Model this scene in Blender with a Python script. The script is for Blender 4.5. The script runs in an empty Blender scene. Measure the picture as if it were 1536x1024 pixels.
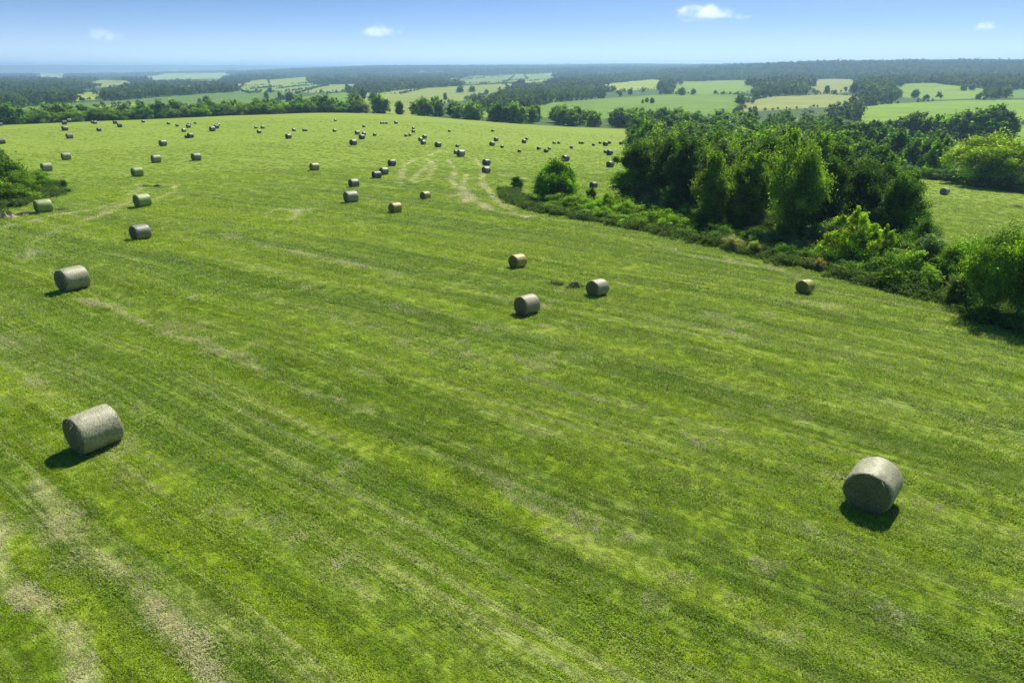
import bpy, math, random
import numpy as np
from mathutils import Vector, Matrix

SC = bpy.context.scene
COL = SC.collection
R = np.random.RandomState(7)
random.seed(7)
PI = math.pi

# ------------------------------------------------------------------ camera
CAMZ, F, CX, CY = 12.0, 1024.0, 768.0, 512.0
PITCH = math.atan((CY - 103.0) / F)
SP, CP = math.sin(PITCH), math.cos(PITCH)
cam = bpy.data.cameras.new('camera'); camo = bpy.data.objects.new('camera', cam); COL.objects.link(camo)
camo.location = (0, 0, CAMZ); camo.rotation_euler = (PI / 2 - PITCH, 0, 0)
cam.sensor_width = 36.0; cam.lens = 24.0; cam.clip_end = 90000; cam.clip_start = 0.3
SC.camera = camo
SC.view_settings.view_transform = 'Standard'; SC.view_settings.look = 'None'
SC.view_settings.gamma = 1.0; SC.view_settings.exposure = 0.57
SC.render.engine = 'CYCLES'
SC.cycles.use_denoising = True
SC.cycles.max_bounces = 6; SC.cycles.diffuse_bounces = 3; SC.cycles.transmission_bounces = 4
SC.cycles.volume_bounces = 3; SC.cycles.transparent_max_bounces = 8
SC.cycles.sample_clamp_indirect = 4.0

def ray(u, v):
    x = (np.asarray(u, float) - CX) / F; y = -(np.asarray(v, float) - CY) / F
    return x, CP + y * SP, -SP + y * CP          # world x, y, z of the viewing ray
def az_of(u): return np.arctan2((np.asarray(u, float) - CX) / F, 1.0 / CP)
def z_at(u, v, d):
    x, y, z = ray(u, v); return CAMZ + d * z / np.hypot(x, y)

# ------------------------------------------------------------------ terrain heights (azimuth, distance)
UC = [-700, 0, 250, 500, 650, 800, 950, 1200, 1536, 2200]
ROWS = [
 (0, [0]*10), (15, [0]*10), (30, [-.3]*10),
 (60,  [-1.6,-1.6,-1.6,-1.7,-1.8,-2,-2.2,-2.5,-2.8,-2.8]),
 (100, [-3.2,-3.3,-3.3,-3.4,-3.6,-4.2,-4.6,-5,-5.4,-5.4]),
 (150, [-5.2,-5.2,-5.2,-5.2,-5.6,-6.6,-7.4,-8,-8.4,-8.4]),
 (200, [-6.4,-6.4,-6.3,-6.3,-7.2,-8.8,-9.8,-10.5,-11,-11]),
 (260, [-7.2,-7.2,-7,-6.6,-8.2,-11,-12.4,-13,-13,-13]),
 (340, [-8,-7.8,-7.3,-5.8,-9.4,-13.2,-15.2,-15.5,-15,-15]),
 (400, [-12.8,-12.5,-12,-9.8,-12,-15.5,-17,-17,-16.5,-16.5]),
 (460, [-16,-16,-15.5,-14,-15,-17,-18,-18,-17.5,-17.5]),
 (600, [-18,-17.5,-17,-16,-17,-18,-19,-18,-16.5,-16]),
 (900, [-20,-20,-19,-18,-19,-20,-20,-17,-15,-15]),
 (1300,[-22,-22,-20,-18,-21,-22,-20,-14,-12,-12]),
 (2000,[-26,-26,-24,-22,-23,-22,-18,-10,-5,-5]),
 (2500,[-28,-28,-27,-24,-24,-22,-14,12,14,14]),
 (3200,[-30,-30,-30,-25,-22,-18,-8,30,30,30]),
 (4500,[-34,-34,-34,-2,8,6,10,30,32,32]),
 (5800,[-37,-37,-37,24,32,30,26,30,32,32]),
 (7000,[-34,-34,-34,4,30,36,38,36,36,36]),
 (8600,[-34,-34,-34,20,28,30,34,30,30,30]),
 (11800,[54,62,72,54,44,24,10,10,10,10]),
 (14000,[40,40,42,30,0,0,0,0,0,0]),
 (20000,[10,10,10,10,0,0,0,0,0,0]),
 (30000,[0]*10),
]
def lg(d): return np.log(np.asarray(d, float) + 30.0)
_RL = lg([r[0] for r in ROWS]); _CA = az_of(UC); _T = np.array([r[1] for r in ROWS], float)
NA, ND = 420, 900
_ga = np.linspace(_CA[0], _CA[-1], NA); _gd = np.linspace(_RL[0], _RL[-1], ND)
_t1 = np.array([np.interp(_gd, _RL, _T[:, j]) for j in range(len(UC))]).T
_G = np.array([np.interp(_ga, _CA, _t1[i]) for i in range(ND)])
def blur(a, s, axis):
    n = int(3 * s); k = np.exp(-.5 * (np.arange(-n, n + 1) / s) ** 2); k /= k.sum()
    p = np.pad(a, [(n, n) if i == axis else (0, 0) for i in range(2)], mode='edge')
    return np.apply_along_axis(lambda m: np.convolve(m, k, 'valid'), axis, p)
_G = blur(blur(_G, 7, 0), 14, 1)
def vnoise(x, y, seed=0):                        # smooth value noise on world coordinates
    xi = np.floor(x).astype(np.int64); yi = np.floor(y).astype(np.int64); fx = x - xi; fy = y - yi
    fx = fx * fx * (3 - 2 * fx); fy = fy * fy * (3 - 2 * fy)
    def h(a, b):
        n = (a * 374761393 + b * 668265263 + seed * 974634777) & 0x7fffffff
        n = ((n ^ (n >> 13)) * 1274126177) & 0x7fffffff
        return ((n ^ (n >> 16)) & 0xffff) / 65535.0
    return (h(xi, yi) * (1 - fx) + h(xi + 1, yi) * fx) * (1 - fy) + (h(xi, yi + 1) * (1 - fx) + h(xi + 1, yi + 1) * fx) * fy
def hgt(x, y):
    x = np.asarray(x, float); y = np.asarray(y, float)
    d = np.hypot(x, y); a = np.clip(np.arctan2(x, y), _ga[0], _ga[-1] - 1e-6)
    i = (np.clip(lg(d), _gd[0], _gd[-1] - 1e-6) - _gd[0]) / (_gd[1] - _gd[0]); j = (a - _ga[0]) / (_ga[1] - _ga[0])
    i0 = np.minimum(i.astype(int), ND - 2); j0 = np.minimum(j.astype(int), NA - 2); fi = i - i0; fj = j - j0
    z = (_G[i0, j0] * (1 - fi) + _G[i0 + 1, j0] * fi) * (1 - fj) + (_G[i0, j0 + 1] * (1 - fi) + _G[i0 + 1, j0 + 1] * fi) * fj
    near = np.clip((d - 12) / 40, 0, 1)
    z = z + (vnoise(x / 23, y / 23, 1) - .5) * .35 * near + (vnoise(x / 7, y / 7, 2) - .5) * .08
    far = np.clip((d - 420) / 800, 0, 1)
    z = z + (vnoise(x / 260, y / 260, 3) - .5) * 3.0 * far
    z = z + (vnoise(x / 520 + 7, y / 520, 8) - .5) * 9.0 * np.clip((d - 550) / 700, 0, 1)
    far2 = np.clip((d - 2300) / 2500, 0, 1)
    return z + (vnoise(x / 900, y / 900, 4) - .5) * 14 * far2 + (vnoise(x / 400, y / 400, 5) - .5) * 7 * far2
_DS = np.geomspace(6, 26000, 2600)
def ground_hit(u, v):
    """where the sight line of a photo point meets the terrain"""
    u = np.atleast_1d(np.asarray(u, float)); v = np.atleast_1d(np.asarray(v, float))
    x, y, z = ray(u, v); h = np.hypot(x, y); x /= h; y /= h; s = z / h
    X = x[:, None] * _DS; Y = y[:, None] * _DS; dz = CAMZ + s[:, None] * _DS - hgt(X, Y)
    below = dz < 0; k = np.where(below.any(1), below.argmax(1), len(_DS) - 1); k = np.maximum(k, 1)
    n = np.arange(len(u)); a = dz[n, k - 1]; b = dz[n, k]; t = np.clip(a / (a - b + 1e-9), 0, 1)
    d = _DS[k - 1] + (_DS[k] - _DS[k - 1]) * t
    return x * d, y * d
def at(u, v):
    x, y = ground_hit(u, v); return float(x[0]), float(y[0])
def ud(u, d):
    a = float(az_of(u))
    for _ in range(3):
        x, y = math.sin(a) * d, math.cos(a) * d; v = proj(x, y, float(hgt(x, y)))[1]; rx, ry, rz = ray(u, v); a = math.atan2(float(rx), float(ry))
    return math.sin(a) * d, math.cos(a) * d
def px_m(x, y, z):                               # photo pixels per metre at a point
    return F / (y * CP + (CAMZ - z) * SP)
def proj(x, y, z):
    dz = z - CAMZ; dep = y * CP - dz * SP; up = y * SP + dz * CP
    return CX + F * x / dep, CY - F * up / dep
def in_poly(px, py, poly):
    c = np.zeros(px.shape, bool); n = len(poly)
    for i in range(n):
        x0, y0 = poly[i]; x1, y1 = poly[(i + 1) % n]
        if y0 == y1: continue
        m = ((y0 > py) != (y1 > py)) & (px < (x1 - x0) * (py - y0) / (y1 - y0) + x0); c ^= m
    return c
def world_poly(pts, step=12):
    out = []
    for i in range(len(pts)):
        (a, b), (c, d) = pts[i], pts[(i + 1) % len(pts)]
        n = max(1, int(math.hypot(c - a, d - b) / step))
        for k in range(n): out.append((a + (c - a) * k / n, b + (d - b) * k / n))
    o = np.array(out); X, Y = ground_hit(o[:, 0], o[:, 1]); return list(zip(X, Y))
def seg_dist(px, py, line):
    best = np.full(px.shape, 1e9)
    for (x0, y0), (x1, y1) in zip(line[:-1], line[1:]):
        dx, dy = x1 - x0, y1 - y0; L = dx * dx + dy * dy + 1e-12
        t = np.clip(((px - x0) * dx + (py - y0) * dy) / L, 0, 1)
        best = np.minimum(best, np.hypot(px - x0 - t * dx, py - y0 - t * dy))
    return best

# ------------------------------------------------------------------ land use, outlined on the ground
GREEN, YEL, PALE, TAN, BLUE = (.105,.165,.018), (.20,.23,.03), (.18,.20,.05), (.19,.195,.07), (.085,.135,.04)
PARCELS = [
 (BLUE,[(-60,190),(-60,172),(0,166),(60,158),(180,151),(330,139),(400,132),(485,129),(440,142),(415,152),(420,170),(300,178),(170,184),(60,187)]),
 ((.13,.19,.05),[(350,131),(465,127),(485,130),(440,135),(380,138)]),
 (PALE,[(15,142),(40,136),(72,136),(62,142),(25,145)]), (YEL,[(86,150),(112,140),(156,137),(150,149),(110,152)]), (PALE,[(112,128),(150,122),(196,123),(190,128),(150,130)]),
 (YEL,[(244,139),(262,133),(306,132),(300,138)]), (PALE,[(255,133),(290,129),(345,129),(330,132)]), (PALE,[(360,131),(372,123),(400,121),(404,130)]), ((.22,.25,.11),[(200,119),(250,112),(340,111),(330,117)]), ((.22,.25,.12),[(55,116),(60,112),(100,112),(98,116)]),
 (PALE,[(660,125),(700,118),(780,114),(785,119),(720,124)]), (YEL,[(758,124),(775,114),(833,112),(830,120)]), (GREEN,[(560,140),(600,136),(640,133),(600,140)]), (YEL,[(140,160),(200,154),(210,157),(160,163)]),
 (PALE,[(330,130),(380,123),(460,118),(462,124),(400,130)]),
 (GREEN,[(415,152),(470,143),(522,138),(528,148),(530,166),(420,170)]),
 ((.17,.20,.06),[(380,138),(460,128),(545,126),(548,136),(480,139)]),
 ((.17,.19,.055),[(540,140),(640,132),(770,125),(778,133),(735,140),(690,152),(650,158),(640,176),(600,172),(540,166),(535,152)]),
 ((.13,.17,.06),[(650,124),(760,114),(838,112),(830,119),(770,124),(700,126)]),
 (GREEN,[(775,166),(830,154),(930,146),(1000,142),(1100,142),(1135,146),(1120,160),(1100,172),(1000,178),(900,178),(800,176),(770,172)]),
 (YEL,[(882,134),(920,126),(975,122),(1000,123),(985,132),(930,134)]),
 ((.125,.185,.02),[(1000,124),(1080,121),(1140,120),(1132,138),(1060,142),(1010,140)]),
 (TAN,[(1118,152),(1160,145),(1240,142),(1285,144),(1296,153),(1255,160),(1170,165),(1110,168)]),
 ((.18,.18,.07),[(1208,121),(1250,118),(1300,121),(1285,138),(1225,141),(1212,132)]),
 ((.135,.19,.022),[(1338,126),(1400,125),(1480,134),(1478,147),(1400,150),(1350,146)]),
 ((.135,.205,.016),[(1275,163),(1330,156),(1430,151),(1560,150),(1560,186),(1480,190),(1400,188),(1290,186)]),
 ((.135,.205,.016),[(1375,205),(1440,195),(1560,186),(1560,236),(1470,240),(1380,232)]),
 ((.09,.16,.03),[(1495,137),(1560,133),(1560,146),(1500,148)]),
 ((.135,.19,.022),[(670,166),(760,166),(800,172),(760,178),(690,174)]),
 ((.055,.10,.018),[(1405,270),(1440,276),(1560,292),(1700,320),(1700,400),(1560,385),(1425,372),(1400,330)]),
]
def widen(p):
    v = [q[1] for q in p]; u = [q[0] for q in p]; cu, cv = sum(u) / len(u), sum(v) / len(v); k = 1.45 if max(v) - min(v) < 13 and cv < 150 else 1.0
    return [(cu + (a - cu) * (1 + (k - 1) * .25), cv + (b - cv) * k) for a, b in p]
PARCELS = [(c, widen(p)) for c, p in PARCELS]
PARCEL_PX = PARCELS
PARCELS = [(c, world_poly(p)) for c, p in PARCELS]
# outline of the mown hay meadow
EDGE = [(755,296),(790,312),(830,322),(1000,354),(1100,376),(1225,407),(1400,452),(1536,500),(1700,560)]
_edge_w = [at(u, v) for u, v in EDGE]
HAY = ([ud(-600, 352), ud(-200, 352), ud(0, 350), ud(250, 352), ud(400, 360), ud(500, 372), ud(600, 366), ud(650, 356), ud(760, 349), ud(950, 345)]
       + [ud(950, 250), ud(945, 170), ud(955, 100)] + [at(915, 312), at(800, 296)] + _edge_w + [(60, -30), (-300, -30)])
BANK = [(-60,345),(0,322),(60,300),(110,292),(120,284),(95,276),(60,268),(20,255),(0,225),(-60,215)]
BANK = world_poly(BANK)
HAY2 = world_poly([(1335,250),(1440,270),(1560,290),(1700,318),(1700,530),(1536,488),(1400,440),(1335,400)])
def wline(pts, closed=False): return [at(u, v) for u, v in pts]
# lines of cut straw and wheel marks: (photo points, half width m, strength)
STRAW = [
 ([(-60,760),(0,822),(30,868),(80,935),(130,1000),(170,1060)], .22, .95),
 ([(40,725),(90,775),(150,830),(220,890),(290,965),(340,1040)], .17, .8),
 ([(115,445),(150,455),(190,471),(250,495),(360,540),(480,590),(560,616)], .20, .55),
 ([(230,660),(330,740),(420,800),(560,900)], .16, .25),
 ([(330,350),(400,370),(500,392),(600,414),(700,438),(760,452)], .24, .5),
 ([(500,480),(650,530),(760,563),(900,600),(1100,650)], .2, .25),
 ([(0,540),(100,600),(230,690),(330,760)], .18, .25),
 ([(700,700),(850,780),(1000,860),(1100,920)], .2, .25),
 ([(1030,640),(1200,690),(1400,760),(1536,800)], .2, .25),
 ([(985,372),(1060,388),(1150,402),(1220,424)], .35, .5),
 ([(400,322),(405,330),(440,328),(447,318),(470,315)], .28, .7), ([(400,322),(420,314),(455,316)], .25, .5),
 ([(724,256),(722,275),(735,290),(747,303),(775,322)], .34, 1.0),
 ([(700,262),(693,280),(708,300),(740,318),(790,325)], .32, .9),
 ([(672,240),(685,255),(675,270),(695,290),(700,305)], .3, .8),
 ([(640,235),(660,226),(690,232),(715,240),(728,258)], .3, .7),
 ([(600,270),(605,250),(625,236),(650,232)], .4, .6), ([(615,272),(635,255),(650,240)], .4, .5),
 ([(595,275),(640,270),(652,250),(640,238)], .35, .5),
 ([(745,262),(790,268),(840,276)], .4, .6), ([(705,285),(690,292),(672,296)], .3, .5),
 ([(0,345),(90,322),(170,312),(215,305),(265,288),(262,279),(230,277)], .28, .45),
 ([(70,345),(150,325),(200,300),(190,286)], .26, .4), ([(40,390),(60,360),(110,335),(160,325)], .3, .4),
 ([(150,312),(190,300),(215,284),(205,276)], .26, .4),
 ([(270,192),(330,198),(420,200),(560,206),(700,209),(800,207),(930,208)], .8, -.55),
 ([(630,178),(690,186),(740,190)], 2.5, -.5),
]
STRAW = [(wline(p), w, s) for p, w, s in STRAW]
def beside(x, y): return (np.abs(np.arctan2(x, y)) > math.radians(38)) & (np.hypot(x, y) < 320) & (y > -60)
def straw_at(x, y):
    out = np.zeros(x.shape)
    brk = vnoise(x / 1.7, y / 1.7, 11) * .6 + vnoise(x / .35, y / .35, 12) * .4; d = np.hypot(x, y)
    for line, w, s in STRAW:
        L = np.array(line); m = (x > L[:, 0].min() - 8) & (x < L[:, 0].max() + 8) & (y > L[:, 1].min() - 8) & (y < L[:, 1].max() + 8)
        if not m.any(): continue
        xx, yy = x[m], y[m]
        xo = xx + (vnoise(xx / 2.1, yy / 2.1, 13) - .5) * .5; yo = yy + (vnoise(xx / 2.1, yy / 2.1, 14) - .5) * .5
        q = seg_dist(xo, yo, line); k = np.clip(1.2 - q / (w * 1.6), 0, 1) * np.clip((brk[m] - .24) * 2.0, 0.05, 1) * s
        if d[m].min() > 60 and s > 0: k = np.clip(k * 2.1, 0, .85)
        cur = out[m]; out[m] = np.where(np.abs(k) > np.abs(cur), k, cur)
    ca, sa = math.cos(math.radians(143)), math.sin(math.radians(143)); s_, q_ = x * ca + y * sa, -x * sa + y * ca
    pat = np.clip((vnoise(s_ / 2.6, q_ / 1.1, 15) * .7 + vnoise(x / .5, y / .5, 16) * .3 - .72) * 3, 0, .15) * (d < 45)
    return np.where((out >= 0) & (pat > out), pat, out)
def land(x, y):
    """base colour of the ground, and how much it is mown meadow"""
    d = np.hypot(x, y); c = np.empty(x.shape + (3,)); c[:] = (.030, .055, .018); c[d < 1500] = (.055, .100, .016); c[d > 7000] = (.075, .100, .045)
    n = vnoise(x / 420, y / 260, 21) * .6 + vnoise(x / 130, y / 90, 22) * .4
    far = d > 1700
    for col, lo, hi in ((PALE, .60, .67), ((.11, .15, .05), .67, .9)):
        m = far & (n > lo) & (n < hi) & (hgt(x, y) < 0); c[m] = col
    for col, poly in PARCELS:
        P = np.array(poly); m = (x > P[:, 0].min()) & (x < P[:, 0].max()) & (y > P[:, 1].min()) & (y < P[:, 1].max())
        if not m.any(): continue
        k = in_poly(x[m], y[m], poly); t = c[m]; t[k] = np.array(col) * (1.2, 1.3, .7); c[m] = t
    hay = np.zeros(x.shape); m = in_poly(x, y, HAY) | in_poly(x, y, HAY2) | beside(x, y); hay[m] = 1
    b = in_poly(x, y, BANK); hay[b] = 0; c[b] = (.07, .15, .02)
    return c, hay

# ------------------------------------------------------------------ material helpers
class NT:
    def __init__(s, tree): s.t = tree; s.n = tree.nodes; s.l = tree.links
    def add(s, typ, ins=None, **kw):
        n = s.n.new(typ)
        for k, v in kw.items(): setattr(n, k, v)
        for k, v in (ins or {}).items():
            sock = n.inputs[k]
            if hasattr(v, 'is_output'): s.l.new(v, sock)
            else:
                if isinstance(v, (tuple, list)) and len(v) == 3 and sock.type == 'RGBA': v = (*v, 1)
                sock.default_value = v
        return n
    def math(s, op, a, b=0.0, c=0.0, clamp=False):
        n = s.add('ShaderNodeMath', {0: a, 1: b, 2: c}, operation=op); n.use_clamp = clamp; return n.outputs[0]
    def mix(s, f, a, b, mode='MIX'):
        n = s.n.new('ShaderNodeMix'); n.data_type = 'RGBA'; n.blend_type = mode
        for i, v in ((0, f), (6, a), (7, b)):
            if hasattr(v, 'is_output'): s.l.new(v, n.inputs[i])
            else: n.inputs[i].default_value = (*v, 1) if isinstance(v, (tuple, list)) and len(v) == 3 else v
        return n.outputs[2]
    def ramp(s, f, lo, hi):
        return s.add('ShaderNodeMapRange', {0: f, 1: lo, 2: hi, 3: 0.0, 4: 1.0}, clamp=True, interpolation_type='SMOOTHSTEP').outputs[0]
    def noise(s, vec, scale, detail=3.0, rough=.55, out='Fac', dist=0.0):
        n = s.add('ShaderNodeTexNoise', {'Vector': vec, 'Scale': scale, 'Detail': detail, 'Roughness': rough, 'Distortion': dist})
        return n.outputs[out]
    def mapping(s, vec, scale=(1, 1, 1), rot=(0, 0, 0), loc=(0, 0, 0)):
        return s.add('ShaderNodeMapping', {'Vector': vec, 'Scale': scale, 'Rotation': rot, 'Location': loc}).outputs[0]
    def attr(s, name, typ='GEOMETRY', out='Fac'):
        return s.add('ShaderNodeAttribute', attribute_name=name, attribute_type=typ).outputs[out]
def new_mat(name):
    m = bpy.data.materials.new(name); m.use_nodes = True; m.node_tree.nodes.clear(); t = NT(m.node_tree)
    o = t.add('ShaderNodeOutputMaterial'); return m, t, o
def leafy(t, o, col, trans=.35, tcol=None, rough=.65, spec=.05, normal=None):
    ins = {'Base Color': col, 'Roughness': rough, 'Specular IOR Level': spec}
    if normal is not None: ins['Normal'] = normal
    p = t.add('ShaderNodeBsdfPrincipled', ins).outputs[0]
    q = t.add('ShaderNodeBsdfTranslucent', {'Color': tcol if tcol is not None else col}).outputs[0]
    t.l.new(t.add('ShaderNodeMixShader', {0: trans, 1: p, 2: q}).outputs[0], o.inputs[0])

MOW = math.radians(143)
def meadow_colour(t, straw):
    """colour of the mown grass, from the position in the field (shared by the soil and the blades)"""
    pos = t.add('ShaderNodeNewGeometry').outputs['Position']
    w = t.noise(pos, .03, 2, .5, 'Color')
    wv = t.add('ShaderNodeVectorMath', {0: w, 1: (.5, .5, .5)}, operation='SUBTRACT').outputs[0]
    wv = t.add('ShaderNodeVectorMath', {0: wv, 3: 4.0}, operation='SCALE').outputs[0]
    p2 = t.add('ShaderNodeVectorMath', {0: pos, 1: wv}, operation='ADD').outputs[0]
    sv = t.mapping(p2, rot=(0, 0, -MOW))
    swath = t.noise(t.mapping(sv, (.010, .50, 0)), 1.0, 3, .6)
    fine = t.noise(t.mapping(sv, (.07, 2.2, 0)), 1.0, 4, .65)
    streak = t.noise(t.mapping(sv, (.9, 6.0, 0)), 1.0, 3, .6)
    big = t.noise(pos, .035, 4, .6); mid = t.noise(pos, .45, 4, .65); clump = t.noise(pos, 4.5, 3, .6)
    c = t.mix(t.ramp(swath, .38, .62), (.104, .172, .006), (.188, .260, .009))
    c = t.mix(t.math('MULTIPLY', t.ramp(fine, .44, .66), .55), c, (.232, .294, .045))
    c = t.mix(t.math('MULTIPLY', t.ramp(big, .46, .66), .35), c, (.215, .280, .005))
    c = t.mix(t.math('MULTIPLY', t.ramp(mid, .50, .68), .28), c, (.095, .190, .010))
    c = t.mix(t.math('MULTIPLY', t.ramp(mid, .48, .28), .28), c, (.165, .200, .045))
    ln = t.noise(t.mapping(sv, (.008, .9, 0)), 1.0, 3, .6); l1 = t.ramp(t.math('ABSOLUTE', t.math('SUBTRACT', ln, .5)), .030, .0); l2 = t.ramp(t.math('ABSOLUTE', t.math('SUBTRACT', ln, .58)), .026, .0)
    brk = t.ramp(t.noise(t.mapping(sv, (.06, .4, 0)), 1.0, 3, .6), .40, .62)
    c = t.mix(t.math('MULTIPLY', t.math('MULTIPLY', l1, brk), .55), c, (.330, .345, .130))
    c = t.mix(t.math('MULTIPLY', l2, .45), c, (.065, .110, .010))
    c = t.mix(t.math('MULTIPLY', t.ramp(streak, .56, .72), .4), c, (.048, .090, .009))
    c = t.mix(t.math('MULTIPLY', t.ramp(clump, .5, .30), .5), c, (.050, .105, .010))
    c = t.mix(t.math('MULTIPLY', t.math('MULTIPLY', straw, 1.0, clamp=True), .68), c, (.54, .49, .27))
    c = t.mix(t.math('MULTIPLY', t.math('MULTIPLY', straw, -1.0, clamp=True), .7), c, (.075, .13, .016))
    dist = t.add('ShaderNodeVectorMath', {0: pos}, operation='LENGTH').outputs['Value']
    c = t.mix(t.math('MULTIPLY', t.ramp(dist, 35, 240), .45), c, (.255, .335, .038))  # brighter with distance: backlight and haze put into the grass colour
    wash = t.noise(t.mapping(pos, (.006, .03, 0), rot=(0, 0, .1)), 1.0, 4, .6)
    c = t.mix(t.math('MULTIPLY', t.ramp(wash, .48, .68), .32), c, (.20, .265, .03))
    return c, (swath, fine, streak, mid, clump, pos)

def ground_material():
    m, t, o = new_mat('field soil and turf')
    straw = t.attr('straw'); hay = t.attr('hay'); tint = t.attr('tint', out='Color')
    c, (swath, fine, streak, mid, clump, pos) = meadow_colour(t, straw)
    n1 = t.noise(pos, .02, 5, .65); n2 = t.noise(t.mapping(pos, (.01, .05, 0), rot=(0, 0, .5)), 1.0, 4, .6)
    k = t.math('MULTIPLY_ADD', n1, .8, .6); k = t.math('ADD', k, t.math('MULTIPLY_ADD', n2, .5, -.25))
    f = t.mix(1.0, tint, t.add('ShaderNodeCombineColor', {0: k, 1: k, 2: k}).outputs[0], 'MULTIPLY')
    col = t.mix(hay, f, c)
    hgt_ = t.math('ADD', t.math('MULTIPLY', clump, .05), t.math('MULTIPLY', streak, .06))
    hgt_ = t.math('ADD', hgt_, t.math('MULTIPLY', t.noise(pos, 14, 2, .6), .05))
    hgt_ = t.math('ADD', hgt_, t.math('MULTIPLY', fine, .12))
    dist = t.add('ShaderNodeVectorMath', {0: pos}, operation='LENGTH').outputs['Value']
    b = t.add('ShaderNodeBump', {'Strength': t.math('MULTIPLY_ADD', t.ramp(dist, 50, 170), -.75, .9), 'Distance': 1.0, 'Height': hgt_}).outputs[0]
    p = t.add('ShaderNodeBsdfPrincipled', {'Base Color': col, 'Roughness': .9, 'Specular IOR Level': .1, 'Normal': b}).outputs[0]
    t.l.new(p, o.inputs[0]); return m
def blade_material():
    m, t, o = new_mat('grass blades')
    straw = t.attr('straw', 'INSTANCER')
    c, _ = meadow_colour(t, straw)
    rnd = t.attr('shade'); rn = t.add('ShaderNodeObjectInfo').outputs['Random']
    k = t.math('MULTIPLY', t.math('MULTIPLY_ADD', rnd, 1.3, 1.05), t.math('MULTIPLY_ADD', rn, .35, .95))
    c = t.mix(1.0, c, t.add('ShaderNodeCombineColor', {0: k, 1: k, 2: k}).outputs[0], 'MULTIPLY')
    dry = t.attr('dry'); c = t.mix(dry, c, (.58, .53, .31))
    leafy(t, o, c, .42, None, .55, .15); return m
def foliage_material(name, sat=1.0):
    m, t, o = new_mat(name)
    oi = t.add('ShaderNodeObjectInfo'); rnd = oi.outputs['Random']; oc = oi.outputs['Color']
    sh = t.attr('shade'); pos = t.add('ShaderNodeNewGeometry').outputs['Position']
    k = t.math('MULTIPLY_ADD', sh, 2.0, .55); k = t.math('MULTIPLY', k, t.math('MULTIPLY_ADD', rnd, .35, .82))
    k = t.math('MULTIPLY', k, t.math('MULTIPLY_ADD', t.noise(pos, .8, 3), 1.1, .45))
    c = t.mix(1.0, oc, t.add('ShaderNodeCombineColor', {0: k, 1: k, 2: k}).outputs[0], 'MULTIPLY')
    tc = t.mix(1.0, c, (1.65, 1.65, .5), 'MULTIPLY')
    leafy(t, o, c, .52, tc, .7, .04); return m
def wood_foliage_material():
    m, t, o = new_mat('far wood foliage')
    rnd = t.add('ShaderNodeObjectInfo').outputs['Random']; sh = t.attr('shade')
    pos = t.add('ShaderNodeNewGeometry').outputs['Position']
    c = t.mix(rnd, (.022, .052, .012), (.075, .120, .018))
    c = t.mix(t.math('MULTIPLY', t.ramp(t.noise(pos, .01, 3), .5, .7), .5), c, (.085, .130, .024))
    k = t.math('MULTIPLY_ADD', sh, 1.7, .4)
    c = t.mix(1.0, c, t.add('ShaderNodeCombineColor', {0: k, 1: k, 2: k}).outputs[0], 'MULTIPLY')
    leafy(t, o, c, .42, t.mix(1.0, c, (1.8, 1.7, .6), 'MULTIPLY'), .7, .08); return m
def bark_material():
    m, t, o = new_mat('bark')
    pos = t.add('ShaderNodeTexCoord').outputs['Object']
    n = t.noise(t.mapping(pos, (6, 6, 1.2)), 1.0, 4, .65)
    c = t.mix(n, (.035, .028, .02), (.16, .13, .095))
    b = t.add('ShaderNodeBump', {'Strength': .6, 'Distance': .05, 'Height': n}).outputs[0]
    t.l.new(t.add('ShaderNodeBsdfPrincipled', {'Base Color': c, 'Roughness': .9, 'Normal': b}).outputs[0], o.inputs[0]); return m
def wrap_material():
    m, t, o = new_mat('netted hay')
    co = t.add('ShaderNodeTexCoord').outputs['Object']; oi = t.add('ShaderNodeObjectInfo')
    sx = t.add('ShaderNodeSeparateXYZ', {0: co}); ang = t.math('ARCTAN2', sx.outputs[1], t.math('SUBTRACT', sx.outputs[2], .61))
    cyl = t.add('ShaderNodeCombineXYZ', {0: sx.outputs[0], 1: ang}).outputs[0]
    rings = t.noise(t.mapping(cyl, (30, 1.6, 0)), 1.0, 4, .75)
    fib = t.noise(t.mapping(cyl, (48, 7, 0)), 1.0, 3, .75); blot = t.noise(co, 2.4, 4, .6)
    c = t.mix(t.ramp(fib, .36, .64), (.18, .165, .10), (.58, .55, .40))
    c = t.mix(t.math('MULTIPLY', t.ramp(rings, .42, .64), .7), c, (.20, .185, .11))
    c = t.mix(t.math('MULTIPLY', t.ramp(blot, .5, .68), .45), c, (.15, .145, .09))
    c = t.mix(1.0, c, oi.outputs['Color'], 'MULTIPLY')
    h = t.math('ADD', t.math('MULTIPLY', rings, .6), t.math('MULTIPLY', fib, .5))
    b = t.add('ShaderNodeBump', {'Strength': .7, 'Distance': .03, 'Height': h}).outputs[0]
    t.l.new(t.add('ShaderNodeBsdfPrincipled', {'Base Color': c, 'Roughness': .48, 'Specular IOR Level': .5, 'Normal': b}).outputs[0], o.inputs[0]); return m
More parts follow.
